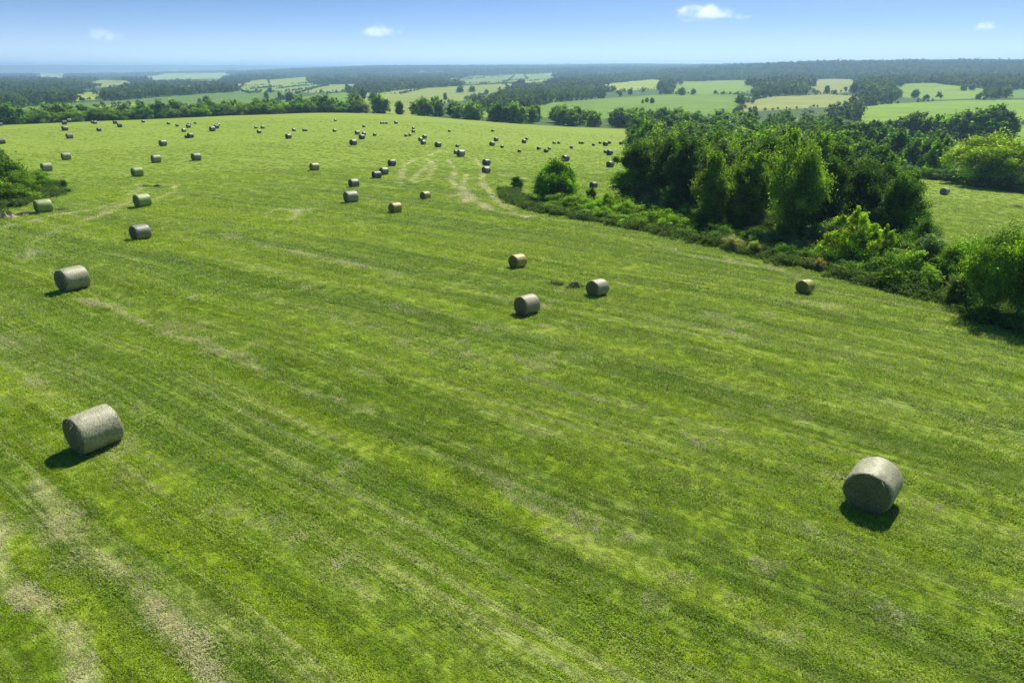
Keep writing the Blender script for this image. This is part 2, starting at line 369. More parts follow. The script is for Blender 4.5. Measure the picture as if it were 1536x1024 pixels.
def face_material():
    m, t, o = new_mat('bale end hay')
    co = t.add('ShaderNodeTexCoord').outputs['Object']; oi = t.add('ShaderNodeObjectInfo')
    s = t.add('ShaderNodeSeparateXYZ', {0: co}); r = t.math('SQRT', t.math('ADD', t.math('POWER', s.outputs[1], 2.0), t.math('POWER', t.math('SUBTRACT', s.outputs[2], .62), 2.0)))
    wob = t.noise(co, 3.0, 3, .6)
    sw = t.math('SINE', t.math('MULTIPLY_ADD', wob, 16.0, t.math('MULTIPLY', r, 38.0)))
    fib = t.noise(co, 26, 3, .7)
    c = t.mix(t.ramp(fib, .3, .7), (.08, .08, .04), (.24, .22, .11))
    c = t.mix(t.math('MULTIPLY', t.ramp(sw, -.2, .9), .14), c, (.07, .065, .035))
    c = t.mix(1.0, c, oi.outputs['Color'], 'MULTIPLY')
    h = t.math('ADD', t.math('MULTIPLY', sw, .12), fib)
    b = t.add('ShaderNodeBump', {'Strength': .8, 'Distance': .03, 'Height': h}).outputs[0]
    t.l.new(t.add('ShaderNodeBsdfPrincipled', {'Base Color': c, 'Roughness': .9, 'Normal': b}).outputs[0], o.inputs[0]); return m
def plain_material(name, c0, c1, scale=3.0, rough=.85):
    m, t, o = new_mat(name); co = t.add('ShaderNodeTexCoord').outputs['Object']
    c = t.mix(t.noise(co, scale, 4, .65), c0, c1)
    t.l.new(t.add('ShaderNodeBsdfPrincipled', {'Base Color': c, 'Roughness': rough}).outputs[0], o.inputs[0]); return m
M_GROUND, M_BLADE, M_LEAF, M_WOOD, M_BARK, M_WRAP, M_FACE = (ground_material(), blade_material(), foliage_material('leaves'),
    wood_foliage_material(), bark_material(), wrap_material(), face_material())

# ------------------------------------------------------------------ mesh helpers
def raw_mesh(name, V, faces_list, mats, attrs=None, mat_idx=None, smooth=False):
    """V (n,3); faces_list: arrays of (m,3) or (m,4)"""
    me = bpy.data.meshes.new(name); V = np.asarray(V, np.float32)
    li = np.concatenate([np.asarray(f, np.int32).ravel() for f in faces_list]); tot = np.concatenate([np.full(len(f), f.shape[1], np.int32) for f in faces_list])
    me.vertices.add(len(V)); me.vertices.foreach_set('co', V.ravel())
    me.loops.add(len(li)); me.loops.foreach_set('vertex_index', li)
    me.polygons.add(len(tot)); st = np.zeros(len(tot), np.int32); st[1:] = np.cumsum(tot)[:-1]
    me.polygons.foreach_set('loop_start', st); me.polygons.foreach_set('loop_total', tot)
    if mat_idx is not None: me.polygons.foreach_set('material_index', np.asarray(mat_idx, np.int32))
    me.polygons.foreach_set('use_smooth', np.full(len(tot), smooth, bool))
    for m in mats: me.materials.append(m)
    for k, a in (attrs or {}).items():
        a = np.asarray(a, np.float32)
        if a.ndim == 1: me.attributes.new(k, 'FLOAT', 'POINT').data.foreach_set('value', a)
        else: me.attributes.new(k, 'FLOAT_COLOR', 'POINT').data.foreach_set('color', np.c_[a, np.ones(len(a), np.float32)].ravel())
    me.update(calc_edges=True); me.validate(); return me
def link(name, data, loc=(0, 0, 0), rotz=0.0, scale=1.0, parent=None, **props):
    o = bpy.data.objects.new(name, data); COL.objects.link(o); o.location = loc; o.rotation_euler = (0, 0, rotz)
    o.scale = (scale,) * 3 if not hasattr(scale, '__len__') else scale; o.parent = parent
    for k, v in props.items():
        if v: o[k] = v
    return o
def tubes(paths, sides=6):
    """paths: list of (points (n,3), radii (n)) -> verts, quads"""
    V, Q = [], []; base = 0; an = np.linspace(0, 2 * PI, sides, endpoint=False)
    for P, rr in paths:
        P = np.asarray(P, float); n = len(P); T = np.gradient(P, axis=0); T /= np.linalg.norm(T, axis=1)[:, None] + 1e-9
        ref = np.array([1.0, 0.3, 0.1]) if abs(T[0, 2]) > .7 else np.array([0, 0, 1.0])
        A = np.cross(T, ref); A /= np.linalg.norm(A, axis=1)[:, None] + 1e-9; B = np.cross(T, A)
        ring = P[:, None] + (A[:, None] * np.cos(an)[None, :, None] + B[:, None] * np.sin(an)[None, :, None]) * np.asarray(rr)[:, None, None]
        V.append(ring.reshape(-1, 3)); i, j = np.meshgrid(np.arange(n - 1), np.arange(sides), indexing='ij'); j2 = (j + 1) % sides
        Q.append(np.stack([base + i * sides + j, base + i * sides + j2, base + (i + 1) * sides + j2, base + (i + 1) * sides + j], -1).reshape(-1, 4)); base += n * sides
    return np.concatenate(V), np.concatenate(Q)
def unit(v): return v / (np.linalg.norm(v, axis=-1, keepdims=True) + 1e-9)

def leaf_cloud(rs, C, CR, per, size, up=.6, flat=1.0):
    """leaf faces spread through clumps centred at C of radius CR -> verts, quads, shade"""
    n = len(C) * per; ci = np.repeat(np.arange(len(C)), per)
    d = unit(rs.normal(size=(n, 3))); rad = CR[ci] * (.25 + .75 * rs.rand(n) ** .5) * np.exp(rs.normal(size=n) * .28)
    d[:, 2] = np.where((d[:, 2] < 0) & (rs.rand(n) < .6), -d[:, 2], d[:, 2]); ax = unit(unit(C - C.mean(0)) + rs.normal(size=C.shape) * .6); off = d * rad[:, None] + ax[ci] * (rs.normal(size=n) * CR[ci] * .7)[:, None]; off[:, 2] *= flat
    P = C[ci] + off
    nr = unit(d * .7 + rs.normal(size=(n, 3)) * .55 + np.array([0, 0, up]))
    a = unit(np.cross(nr, rs.normal(size=(n, 3)))); b = np.cross(nr, a)
    s = size * (.6 + .8 * rs.rand(n)); L = (a * s[:, None]); Wd = (b * (s * .55)[:, None]); bend = nr * (s * .18)[:, None]
    V = np.stack([P - L, P + Wd * .9 - bend, P + L, P - Wd * .9 - bend], 1).reshape(-1, 3)
    Q = np.arange(n * 4).reshape(n, 4)
    cs = rs.rand(len(C)); sh = np.clip(cs[ci] ** 1.5 * .75 + rs.rand(n) * .3, 0, 1)
    return V, Q, np.repeat(sh, 4)
def crown_clumps(rs, H, W, base, n, shape):
    """clump centres inside an uneven crown outline"""
    if shape == 'spires':
        C, CR = [], []
        for sx, sy, sh in ((0, 0, 1.0), (.34, .1, .80), (-.36, -.05, .70), (.12, -.3, .62), (-.1, .3, .68), (.5, -.2, .5)):
            for k in range(n // 6):
                f = rs.rand() ** .8; r = W * .26 * (1 - f) ** .8 + .05; a = rs.rand() * 2 * PI
                C.append((sx * W * .75 + math.cos(a) * r, sy * W * .75 + math.sin(a) * r, H * sh * (base + (1 - base) * f) * .97)); CR.append(W * (.035 + .075 * (1 - f)))
        return np.array(C), np.array(CR)
    ph = rs.rand(6) * 2 * PI; C = []; CR = []
    Hc = H * (1 - base); zc = H * base + Hc * .5
    for k in range(n):
        d = unit(rs.normal(size=3)); el = d[2]; a = math.atan2(d[1], d[0])
        lob = 1 + .16 * math.sin(3 * a + ph[0] + 2 * el) + .13 * math.sin(5 * a + ph[1] - 3 * el) + .12 * math.sin(4 * el + ph[2])
        if shape == 'ball': lob = 1 + .05 * math.sin(5 * a + ph[0])
        if shape == 'tall': wz = 1.0 - .45 * max(0, el) ** 1.5
        elif shape == 'dome': wz = 1.0 if el > 0 else 1.05
        elif shape == 'vase': wz = .78 + .30 * el
        else: wz = 1.0 - .2 * el
        f = (.45 + .55 * rs.rand() ** .6) * lob
        r = W * .5 * .86 * f * wz
        C.append((d[0] * r, d[1] * r, zc + el * Hc * .5 * .9 * f)); CR.append(W * (.065 + .075 * rs.rand()))
    C = np.array(C); C[:, 2] = np.maximum(C[:, 2], .25 if shape == 'dome' else H * .1); return C, np.array(CR)
def build_tree(name, seed, H=10., W=7., base=.2, n=90, per=220, leaf=.16, shape='round', limbs=11, trunk_r=.2, sides=7, split=True):
    rs = np.random.RandomState(seed)
    C, CR = crown_clumps(rs, H, W, base, n, shape)
    V, Q, sh = leaf_cloud(rs, C, CR, per, leaf)
    bend = rs.normal(size=2) * .02 * H; z = np.linspace(-.3, H * .82, 7); f = np.clip(z / (H * .82), 0, 1)
    P = np.c_[bend[0] * f ** 2 + .1 * np.sin(f * 5 + seed), bend[1] * f ** 2, z]; r = trunk_r * (1 - f * .88); r[0] *= 1.45
    paths = [(P, r)]
    pick = rs.choice(len(C), min(limbs, len(C)), replace=False)
    for k in pick:
        e = C[k]; h = min(max(H * .1, e[2] * (.35 + .25 * rs.rand())), H * .7); q = np.clip(h / (H * .82), 0, 1)
        s = np.array([np.interp(h, P[:, 2], P[:, 0]), np.interp(h, P[:, 2], P[:, 1]), h]); u = np.linspace(0, 1, 5)[:, None]
        mid = (s + e) / 2 + np.array([0, 0, -.06 * H * (1 - q)]) + rs.normal(size=3) * .02 * H
        path = s * (1 - u) ** 2 + 2 * mid * u * (1 - u) + e * u ** 2
        r0 = trunk_r * (1 - q * .88) * .62; paths.append((path, np.linspace(r0, r0 * .18, 5)))
    TV, TQ = tubes(paths, sides)
    if split:
        return raw_mesh(name + ' crown', V, [Q], [M_LEAF], {'shade': sh}), raw_mesh(name + ' trunk', TV, [TQ], [M_BARK], smooth=True)
    A = np.concatenate([V, TV]); return raw_mesh(name, A, [Q, TQ + len(V)], [M_LEAF, M_BARK], {'shade': np.r_[sh, np.zeros(len(TV))]}, np.r_[np.zeros(len(Q)), np.ones(len(TQ))])

def gn_instances(name, pts, rot, scale, idx, protos, attrs=None, **props):
    """one object that spreads copies of the protos over points (uncountable ground cover only)"""
    me = bpy.data.meshes.new(name); me.vertices.add(len(pts)); me.vertices.foreach_set('co', np.asarray(pts, np.float32).ravel())
    for k, a in dict(rot=rot, scl=scale, **(attrs or {})).items():
        me.attributes.new(k, 'FLOAT', 'POINT').data.foreach_set('value', np.asarray(a, np.float32))
    me.attributes.new('idx', 'INT', 'POINT').data.foreach_set('value', np.asarray(idx, np.int32))
    o = link(name, me, **props)
    coll = bpy.data.collections.new(name + ' sources')
    for i, p in enumerate(protos):
        q = bpy.data.objects.new('%s source %02d' % (name, i), p); coll.objects.link(q)
    g = bpy.data.node_groups.new(name + ' spread', 'GeometryNodeTree')
    g.interface.new_socket('Geometry', in_out='INPUT', socket_type='NodeSocketGeometry'); g.interface.new_socket('Geometry', in_out='OUTPUT', socket_type='NodeSocketGeometry')
    t = NT(g); gi = t.add('NodeGroupInput'); go = t.add('NodeGroupOutput')
    ci = t.add('GeometryNodeCollectionInfo', {'Collection': coll, 'Separate Children': True, 'Reset Children': True})
    def na(nm, ty='FLOAT'): return t.add('GeometryNodeInputNamedAttribute', {'Name': nm}, data_type=ty).outputs['Attribute']
    e = t.add('FunctionNodeEulerToRotation', {0: t.add('ShaderNodeCombineXYZ', {2: na('rot')}).outputs[0]}).outputs[0]
    s = t.add('ShaderNodeCombineXYZ', {0: na('scl'), 1: na('scl'), 2: na('scl')}).outputs[0]
    ip = t.add('GeometryNodeInstanceOnPoints', {'Points': gi.outputs[0], 'Instance': ci.outputs[0], 'Pick Instance': True, 'Instance Index': na('idx', 'INT'), 'Rotation': e, 'Scale': s})
    t.l.new(ip.outputs[0], go.inputs[0])
    o.modifiers.new('spread', 'NODES').node_group = g
    return o

# ------------------------------------------------------------------ ground sheet
def make_ground():
    a = np.r_[np.linspace(-PI, math.radians(-56), 36, endpoint=False), np.linspace(math.radians(-56), math.radians(56), 900), np.linspace(math.radians(56), PI, 37)[1:-1]]
    d = np.r_[np.linspace(.6, 7, 8, endpoint=False), np.geomspace(7, 420, 430, endpoint=False), np.geomspace(420, 3000, 330, endpoint=False), np.geomspace(3000, 29500, 130)]
    A, D = np.meshgrid(a, d, indexing='ij'); X = np.sin(A) * D; Y = np.cos(A) * D; Z = hgt(X, Y)
    c, hay = land(X, Y); st = straw_at(X, Y)
    na, nd = A.shape; i, j = np.meshgrid(np.arange(na), np.arange(nd - 1), indexing='ij'); i2 = (i + 1) % na
    Q = np.stack([i * nd + j, i * nd + j + 1, i2 * nd + j + 1, i2 * nd + j], -1).reshape(-1, 4)
    V = np.stack([X, Y, Z], -1).reshape(-1, 3); V = np.r_[V, [[0, 0, float(hgt(0, 0))]]]
    k = len(V) - 1; ii = np.arange(na); tri = np.stack([np.full(na, k), ii * nd, ((ii + 1) % na) * nd], -1)
    me = raw_mesh('ground', V, [Q, tri], [M_GROUND], {'tint': np.r_[c.reshape(-1, 3), [[.07, .15, .02]]], 'hay': np.r_[hay.ravel(), 1], 'straw': np.r_[st.ravel(), 0]}, smooth=True)
    return link('ground', me, kind='structure')
make_ground()

# ------------------------------------------------------------------ grass blades
def tuft(seed, n=70, rad=.24, h=.085, lie=.35, dry=.06):
    rs = np.random.RandomState(seed); V = []; Q = []; T = []; sh = []; dr = []
    b = rs.normal(size=(n, 2)) * rad * .5; az = np.where(rs.rand(n) < .6, rs.normal(size=n) * .7, rs.rand(n) * 2 * PI); ln = h * (.5 + rs.rand(n)); lean = .25 + rs.rand(n) * .9
    lean = np.where(rs.rand(n) < lie, 1.35 + .2 * rs.rand(n), lean); w = .0055 + .007 * rs.rand(n)
    for k in range(n):
        d = np.array([math.cos(az[k]), math.sin(az[k]), 0]); s = np.array([-d[1], d[0], 0]) * w[k]; p = np.array([b[k, 0], b[k, 1], -.005])
        l1 = lean[k] * .6; l2 = min(lean[k] * 1.25, 1.7)
        m = p + (d * math.sin(l1) + np.array([0, 0, math.cos(l1)])) * ln[k] * .55; e = m + (d * math.sin(l2) + np.array([0, 0, math.cos(l2)])) * ln[k] * .5
        m[2] = max(m[2], .012); e[2] = max(e[2], .008)
        i = len(V); V += [p - s, p + s, m + s * .8, m - s * .8, e]; Q.append((i, i + 1, i + 2, i + 3)); T.append((i + 3, i + 2, i + 4))
        v = rs.rand(); sh += [v] * 5; dr += [float(rs.rand() < dry)] * 5
    return raw_mesh('grass tuft', np.array(V), [np.array(Q), np.array(T)], [M_BLADE], {'shade': np.array(sh), 'dry': np.array(dr)})
def make_grass():
    protos = [tuft(s) for s in range(5)] + [tuft(20 + s, 60, .3, .15, .8, .75) for s in range(3)]
    P = []; S = []
    for d0, d1, dens, sc in ((8, 16, 42, .85), (16, 26, 30, 1.0), (26, 42, 17, 1.25), (42, 62, 9, 1.6), (62, 95, 4.0, 2.1), (95, 130, 2.6, 1.9), (130, 200, 1.2, 1.6), (200, 300, .5, 1.4)):
        ang = math.radians(44 if d0 > 90 else 64); area = ang * (d1 * d1 - d0 * d0); n = int(area * dens)
        a = (R.rand(n) * 2 - 1) * ang; d = np.sqrt(d0 * d0 + R.rand(n) * (d1 * d1 - d0 * d0)); P.append(np.c_[np.sin(a) * d, np.cos(a) * d]); S.append(np.full(n, sc))
    P = np.concatenate(P); S = np.concatenate(S)
    m = in_poly(P[:, 0], P[:, 1], HAY) | in_poly(P[:, 0], P[:, 1], HAY2) | beside(P[:, 0], P[:, 1]); P = P[m]; S = S[m]; x, y = P.T
    st = straw_at(x, y)
    ca, sa = math.cos(MOW), math.sin(MOW); s = x * ca + y * sa; q = -x * sa + y * ca
    lump = vnoise(s / 1.8, q / .4, 31) * .65 + vnoise(x / .5, y / .5, 32) * .35; lump = lump ** 1.3
    S = S * (.4 + 1.15 * lump) * (.85 + .3 * R.rand(len(x)))
    idx = R.randint(0, 5, len(x)); dry = R.rand(len(x)) < np.clip(st, 0, 1) * .55; idx[dry] = R.randint(5, 8, dry.sum())
    gn_instances('grass', np.c_[x, y, hgt(x, y)], np.where(np.sin(q / 1.9 + 2 * vnoise(s / 20, q / 6, 33)) > 0, MOW, MOW + PI) + R.normal(size=len(x)) * .7, S, idx, protos, {'straw': st}, kind='stuff')
make_grass()

# ------------------------------------------------------------------ round bales
def bale_meshes(seed, rad=.64, wid=1.22):
    """net wrapped side, two end faces and a fringe of loose stalks; axis along x, resting on z = 0"""
    rs = np.random.RandomState(seed); ns = 56; zc = rad * .965
    def ring(r, x, wob=.02):
        a = np.linspace(0, 2 * PI, ns, endpoint=False); q = r * (1 + wob * np.sin(2 * a + seed) + wob * .6 * np.sin(5 * a + seed * 2 + x * 3) + wob * .35 * rs.normal(size=ns))
        y = np.cos(a) * q; z = np.sin(a) * q; z = np.where(z < -rad * .93, -rad * .93 + (z + rad * .93) * .25, z)
        return np.c_[np.full(ns, x) + rs.normal(size=ns) * .004, y, z + zc]
    h = wid / 2
    prof = [(-h, rad * .93), (-h + .02, rad * .965), (-h + .06, rad * .99), (-h * .55, rad * 1.004), (-h * .2, rad * 1.0), (h * .2, rad * 1.006), (h * .6, rad), (h - .06, rad * .988), (h - .02, rad * .965), (h, rad * .93)]
    V = np.concatenate([ring(r, x) for x, r in prof]); n = len(prof)
    i, j = np.meshgrid(np.arange(n - 1), np.arange(ns), indexing='ij'); j2 = (j + 1) % ns
    Q = np.stack([i * ns + j, (i + 1) * ns + j, (i + 1) * ns + j2, i * ns + j2], -1).reshape(-1, 4)
    wrap = raw_mesh('bale net wrap', V, [Q], [M_WRAP], smooth=True)
    faces = []
    for s, edge in ((-1, V[:ns]), (1, V[-ns:])):
        P = [edge]; c = np.array([s * h, 0, zc])
        for f in (.93, .78, .6, .42, .24, .1):
            q = c + (edge - c) * f; q[:, 0] = s * (h + .015 + .025 * (1 - f) + rs.normal(size=ns) * .008); P.append(q)
        W = np.concatenate(P + [c[None] + np.array([[s * .035, 0, 0]])]); m = len(P)
        i, j = np.meshgrid(np.arange(m - 1), np.arange(ns), indexing='ij'); j2 = (j + 1) % ns
        q = np.stack([i * ns + j, i * ns + j2, (i + 1) * ns + j2, (i + 1) * ns + j], -1).reshape(-1, 4); k = len(W) - 1; jj = np.arange(ns)
        t = np.stack([(m - 1) * ns + jj, (m - 1) * ns + (jj + 1) % ns, np.full(ns, k)], -1)
        if s < 0: q = q[:, ::-1]; t = t[:, ::-1]
        faces.append(raw_mesh('bale end', W, [q, t], [M_FACE], smooth=True))
    # loose stalks round the rims, over the wrap and trodden round the foot
    SV, SQ = [], []
    for k in range(520):
        a = rs.rand() * 2 * PI
        if k < 260: x = rs.choice([-1, 1]) * (h + rs.normal() * .03); r = rad * (.88 + .14 * rs.rand())
        elif k < 400: x = (rs.rand() * 2 - 1) * h; r = rad * 1.006
        else: x = (rs.rand() * 2 - 1) * (h + .3); r = 0
        if r: p = np.array([x, math.cos(a) * r, max(math.sin(a) * r + zc, .02)])
        else: p = np.array([x, rs.normal() * .55, .03])
        d = unit(np.array([rs.normal() * .9, -math.sin(a) + rs.normal() * .5, math.cos(a) + rs.normal() * .5])); L = .05 + .14 * rs.rand()
        if not r: d[2] = abs(d[2]) * .15
        n_ = unit(np.cross(d, rs.normal(size=3))) * .0035; b = len(SV)
        SV += [p - n_, p + n_, p + d * L + n_, p + d * L - n_]; SQ.append((b, b + 1, b + 2, b + 3))
    fr = raw_mesh('bale stalks', np.array(SV), [np.array(SQ)], [M_STALK])
    return wrap, faces, fr
M_STALK = plain_material('dry stalks', (.24, .22, .12), (.46, .42, .26))
BALES = [bale_meshes(s) for s in range(4)]
def joined_bale(k):
    V, F4, F3, MI, b = [], [], [], [], 0
    q_idx, t_idx = [], []
    for me, mi in [(BALES[k][0], 0)] + [(f, 1) for f in BALES[k][1]]:
        for p in me.polygons:
            v = [b + i for i in p.vertices]; (F4 if len(v) == 4 else F3).append(v); (q_idx if len(v) == 4 else t_idx).append(mi)
        V += [tuple(v.co) for v in me.vertices]; b += len(me.vertices)
    return raw_mesh('far bale', np.array(V), [np.array(F4), np.array(F3)], [M_WRAP, M_FACE], mat_idx=q_idx + t_idx, smooth=True)
FAR_BALES = [joined_bale(0), joined_bale(1)]
GREY, STEEL, WARM, OLIVE, GOLD, MOSS, DARK = (.98, 1.0, .80, 1), (.62, .68, .62, 1), (1, .92, .72, 1), (1.05, 1.02, .30, 1), (1.25, 1.08, .28, 1), (.85, 1.12, .42, 1), (.34, .38, .36, 1)
HEAD0 = 37.0
def bale(u, v, label, col=GREY, px=None, head=None, parts=True, group='round hay bales on the mown field', upright=False):
    x, y = at(u, v); z = float(hgt(x, y)); k = R.randint(4)
    head = HEAD0 + R.normal() * 5 if head is None else head
    rel = math.radians(head) - math.atan2(x, y); full = 1.22 * abs(math.sin(rel)) + 1.28 * abs(math.cos(rel)); s = min(1.2, max(.62, px / (px_m(x, y, z + .6) * full)))
    rz = PI / 2 - math.radians(head); slope = (float(hgt(x + math.sin(math.radians(head)) * .5, y + math.cos(math.radians(head)) * .5)) - float(hgt(x - math.sin(math.radians(head)) * .5, y - math.cos(math.radians(head)) * .5)))
    rot = (0, -math.atan(slope), rz)
    if parts:
        o = link('hay_bale', None, (x, y, z - .03), rz, s, label=label, category='hay bale', group=group); o.rotation_euler = rot
        w, fs, fr = BALES[k]
        for nm, me in (('net_wrap', w), ('end_face', fs[0]), ('end_face', fs[1]), ('loose_stalks', fr)):
            c = link(nm, me, parent=o); c.color = col
            if nm == 'loose_stalks': c['kind'] = 'stuff'
    else:
        o = link('hay_bale', FAR_BALES[k % 2], (x, y, z - .03), rz, s, label=label, category='hay bale', group=group); o.color = col; o.rotation_euler = rot
        if upright: o.rotation_euler = (0, PI / 2, rz); o.location.z = z + .6
    return o
# near and middle distance, each with its own label
bale(146, 668, 'large grey netted hay bale casting a shadow beside the dry straw rows', GREY, 76, 33)
bale(1303, 753, 'large round bale showing its dark round end, alone in the lower field below the hedge', GREY, 76, 40)
bale(790, 470, 'brown topped bale with dark end, lower one of the three bales mid field', WARM, 41, 47)
bale(895, 443, 'pale grey bale with dark end beside the loose hay heap mid field', GREY, 35.5, 47)
bale(776, 401, 'golden brown bale above the brown topped one, mid field', GOLD, 29, 45)
bale(1206, 439, 'olive yellow bale standing alone below the dark hedge and big trees', OLIVE, 28, 52)
bale(112, 434, 'grey bale with bright top standing on a pale straw track', GREY, 46, 30)
bale(212, 359, 'grey bale further up the slope behind the one on the straw track', STEEL, 30, 33)
bale(593, 319, 'golden hay bale mid slope, nearest to camera in the line of yellow bales', GOLD, 21, 46)
bale(527, 304, 'silver grey bale at the lower end of the diagonal line of bales', GREY, 23, 52)
bale(638, 299, 'half golden half dark bale close to the wheel marks', OLIVE, 17, 42)
bale(531, 281, 'dark grey bale second up in the diagonal line of bales', STEEL, 17, 48)
bale(565, 268, 'dark grey bale touching the taller one behind it, middle of the diagonal line', DARK, 15, 52)
bale(576, 262, 'dark grey bale just behind another in the diagonal line of bales', STEEL, 15, 45)
bale(588, 249, 'dark grey bale at the upper end of the diagonal line of bales', DARK, 13, 52)
bale(472, 256, 'yellow brown hay bale alone on open grass in the upper field', GOLD, 15, 50)
bale(729, 260, 'dark bale in front of its twin, beside the wheel marks', STEEL, 14, 48)
bale(729.5, 248, 'dark bale behind its twin, beside the wheel marks', DARK, 13, 46)
bale(691, 235, 'grey bale at the top of the pale wheel marks', GREY, 14, 48)
bale(684, 231, 'small tan bale end close beside the grey bale at the wheel marks', OLIVE, 8, 40)
bale(100, 240, 'grey bale on the slope above the bushy bank, between two others', GREY, 16, 42)
bale(235, 244, 'grey bale in a loose row with one to each side, above the light bale', GREY, 16, 42)
bale(295, 241, 'dark grey bale ending the loose row on the upper slope', STEEL, 15, 40)
bale(71, 257, 'pale topped grey bale just above the bushy bank', GREY, 18, 38)
bale(207, 265, 'pale greenish bale above the curved wheel marks', MOSS, 18, 44)
bale(215, 310, 'pale mossy bale below the curved wheel marks', MOSS, 26, 36)
bale(67, 319, 'mossy green bale beside flat hay heaps below the bushy bank', MOSS, 29, 40)
bale(848, 242, 'dark grey bale behind the single round tree', DARK, 13, 50)
bale(915, 251, 'dark bale standing just beyond the big wood edge', STEEL, 13, 50)
bale(890, 282, 'small dark bale between the round tree and the wood', DARK, 13, 48)
bale(1416, 292, 'pale topped dark bale alone in the small field behind the wood', GREY, 14, 60)
# upper field: small in the picture
FAR = [
 (3,216,11,'grey bale cut off by the picture edge on the upper slope'), (105,208,14,'dark bale lowest in the column of four near the far treeline'), (98,196,11,'tilted pale bale second in the column of four near the far treeline'),
 (97,187,8,'small pale bale third in the column near the far treeline'), (104,184,8,'tiny pale bale topmost in the column touching the far treeline'), (1,189,6,'tiny pale bale at the corner of field and treeline'),
 (149,197,7,'small dark bale alone beside the column of four bales'), (139,185,5,'tiny bale of a touching pair under the far treeline'), (143,186,6,'tiny dark bale of a touching pair under the far treeline'),
 (173,186,6,'tiny light bale under the far treeline'), (180,191,7,'tiny dark bale below a tiny light one near the treeline'),
 (215,184,5,'tiny dark bale almost touching the far hedge'), (253,187,5,'tiny dark bale on the crest beside a faint track'), (266,190,5,'tiny flat bale below the faint track'),
 (276,198,7,'small dark green bale below a stacked looking pair'), (283,192,7,'small grey bale lower of a stacked looking pair'), (284,188,5,'tiny dark bale upper of a stacked looking pair'),
 (286,207,10,'dark bale with a smaller one at its flank'), (280,207,6,'small bale tucked at the flank of a bigger dark one'), (245,219,12,'dark grey bale alone on the upper slope between two rows'),
 (293,186,4,'tiny bale on the far crest past the stacked looking pair'), (319,197,10,'dark bale lowest of a diagonal trio on the upper field'), (325,193,8,'dark bale in the middle of a diagonal trio'), (328,189,5,'tiny bale at the top of a diagonal trio'),
 (384,193,5,'tiny dark bale of three scattered on the crest, beside a flat one'), (394,193,6,'flat tiny bale of three scattered on the crest'), (389,200,7,'small dark bale lowest of three scattered on the crest'),
 (433,208,10,'dark bale alone in the upper field below a smaller one'), (441,197,6,'small bale on the faint track above a lone dark bale'), (456,197,4,'tiny pair half of bales on the faint track'), (459,197,3,'tiny darker pair half of bales on the faint track'),
 (502,198,6,'tiny dark bale on the faint track between two groups'), (530,218,12,'dark wedge shaped bale below a cluster of three'), (536,202,8,'flat dark bale of a cluster of three on the track'), (546,203,7,'dark bale behind in a cluster of three on the track'), (543,209,10,'dark double looking bale lowest of a cluster of three'),
 (546,191,5,'tiny upright bale on the pale crest'), (572,186,4,'first tiny bale of a short row on the crest'), (576,186,4,'second tiny bale of a short row on the crest'), (580,186,3,'third tiny bale of a short row on the crest'), (594,186,6,'flat tiny bale ending the short row on the crest'),
 (620,194,4,'tiny upper bale of an upright pair by the track'), (620,199,6,'small lower bale of an upright pair by the track'), (615,204,4,'tiny pale bale below the upright pair'), (609,205,3,'tiny dark bale at the end of the faint track'), (562,204,6,'flat dark bale lying along the faint track'),
 (631,212,8,'dark bale of a tight trio near the wheel marks'), (637,208,8,'dark rear bale of a tight trio near the wheel marks'), (635,217,9,'dark front bale of a tight trio near the wheel marks'), (657,221,11,'dark bale alone between a trio and the wheel marks'),
 (686,221,3,'tiny speck of a bale above the grey bale at the wheel marks'), (674,198,4,'tiny bale alone on the pale far strip'), (739,198,5,'tiny flat bale on the pale far strip before the wood'),
 (738,219,9,'dark bale below a flat one near the dry patch'), (744,212,8,'flat dark bale beside the dry patch'), (786,215,8,'dark bale with a smaller one behind, beyond the single round tree'), (790,210,5,'tiny dark bale behind another beyond the single round tree'),
 (779,229,5,'tiny dark bale in front of the pairs beyond the round tree'), (808,225,7,'small dark bale above the round tree crown'), (819,229,8,'small dark bale just above the round tree, lower of two'), (824,225,5,'tiny dark bale just above the round tree, upper of two'),
 (831,216,4,'tiny bale of a pair far beyond the round tree'), (838,216,4,'tiny second bale of a pair far beyond the round tree'), (857,223,4,'tiny narrow bale standing tall beyond the round tree'), (870,216,3,'tiny bale of a low pair under the far wood'), (874,216,4,'tiny darker bale of a low pair under the far wood'),
 (890,219,4,'tiny bale between the low pair and the trio by the wood'), (900,216,5,'tiny bale at the start of the trio by the wood'), (908,219,9,'grey bale in the middle of the trio by the wood'), (914,216,6,'tiny bale at the end of the trio by the wood'), (931,217,6,'small dark bale close against the wood edge'),
 (914,233,11,'pale topped dark bale with a small one at its flank near the wood'), (908,230,6,'small bale at the flank of the pale topped one near the wood'), (753,222,3,'tiny bale specks beside the pairs in the dry patch'), (503,182,3,'tiny speck of a bale high on the pale crest'),
]
for u, v, p, lab in FAR:
    bale(u, v, lab, random.choice([DARK, STEEL, DARK, (.42, .46, .32, 1)]), p, parts=p >= 9)
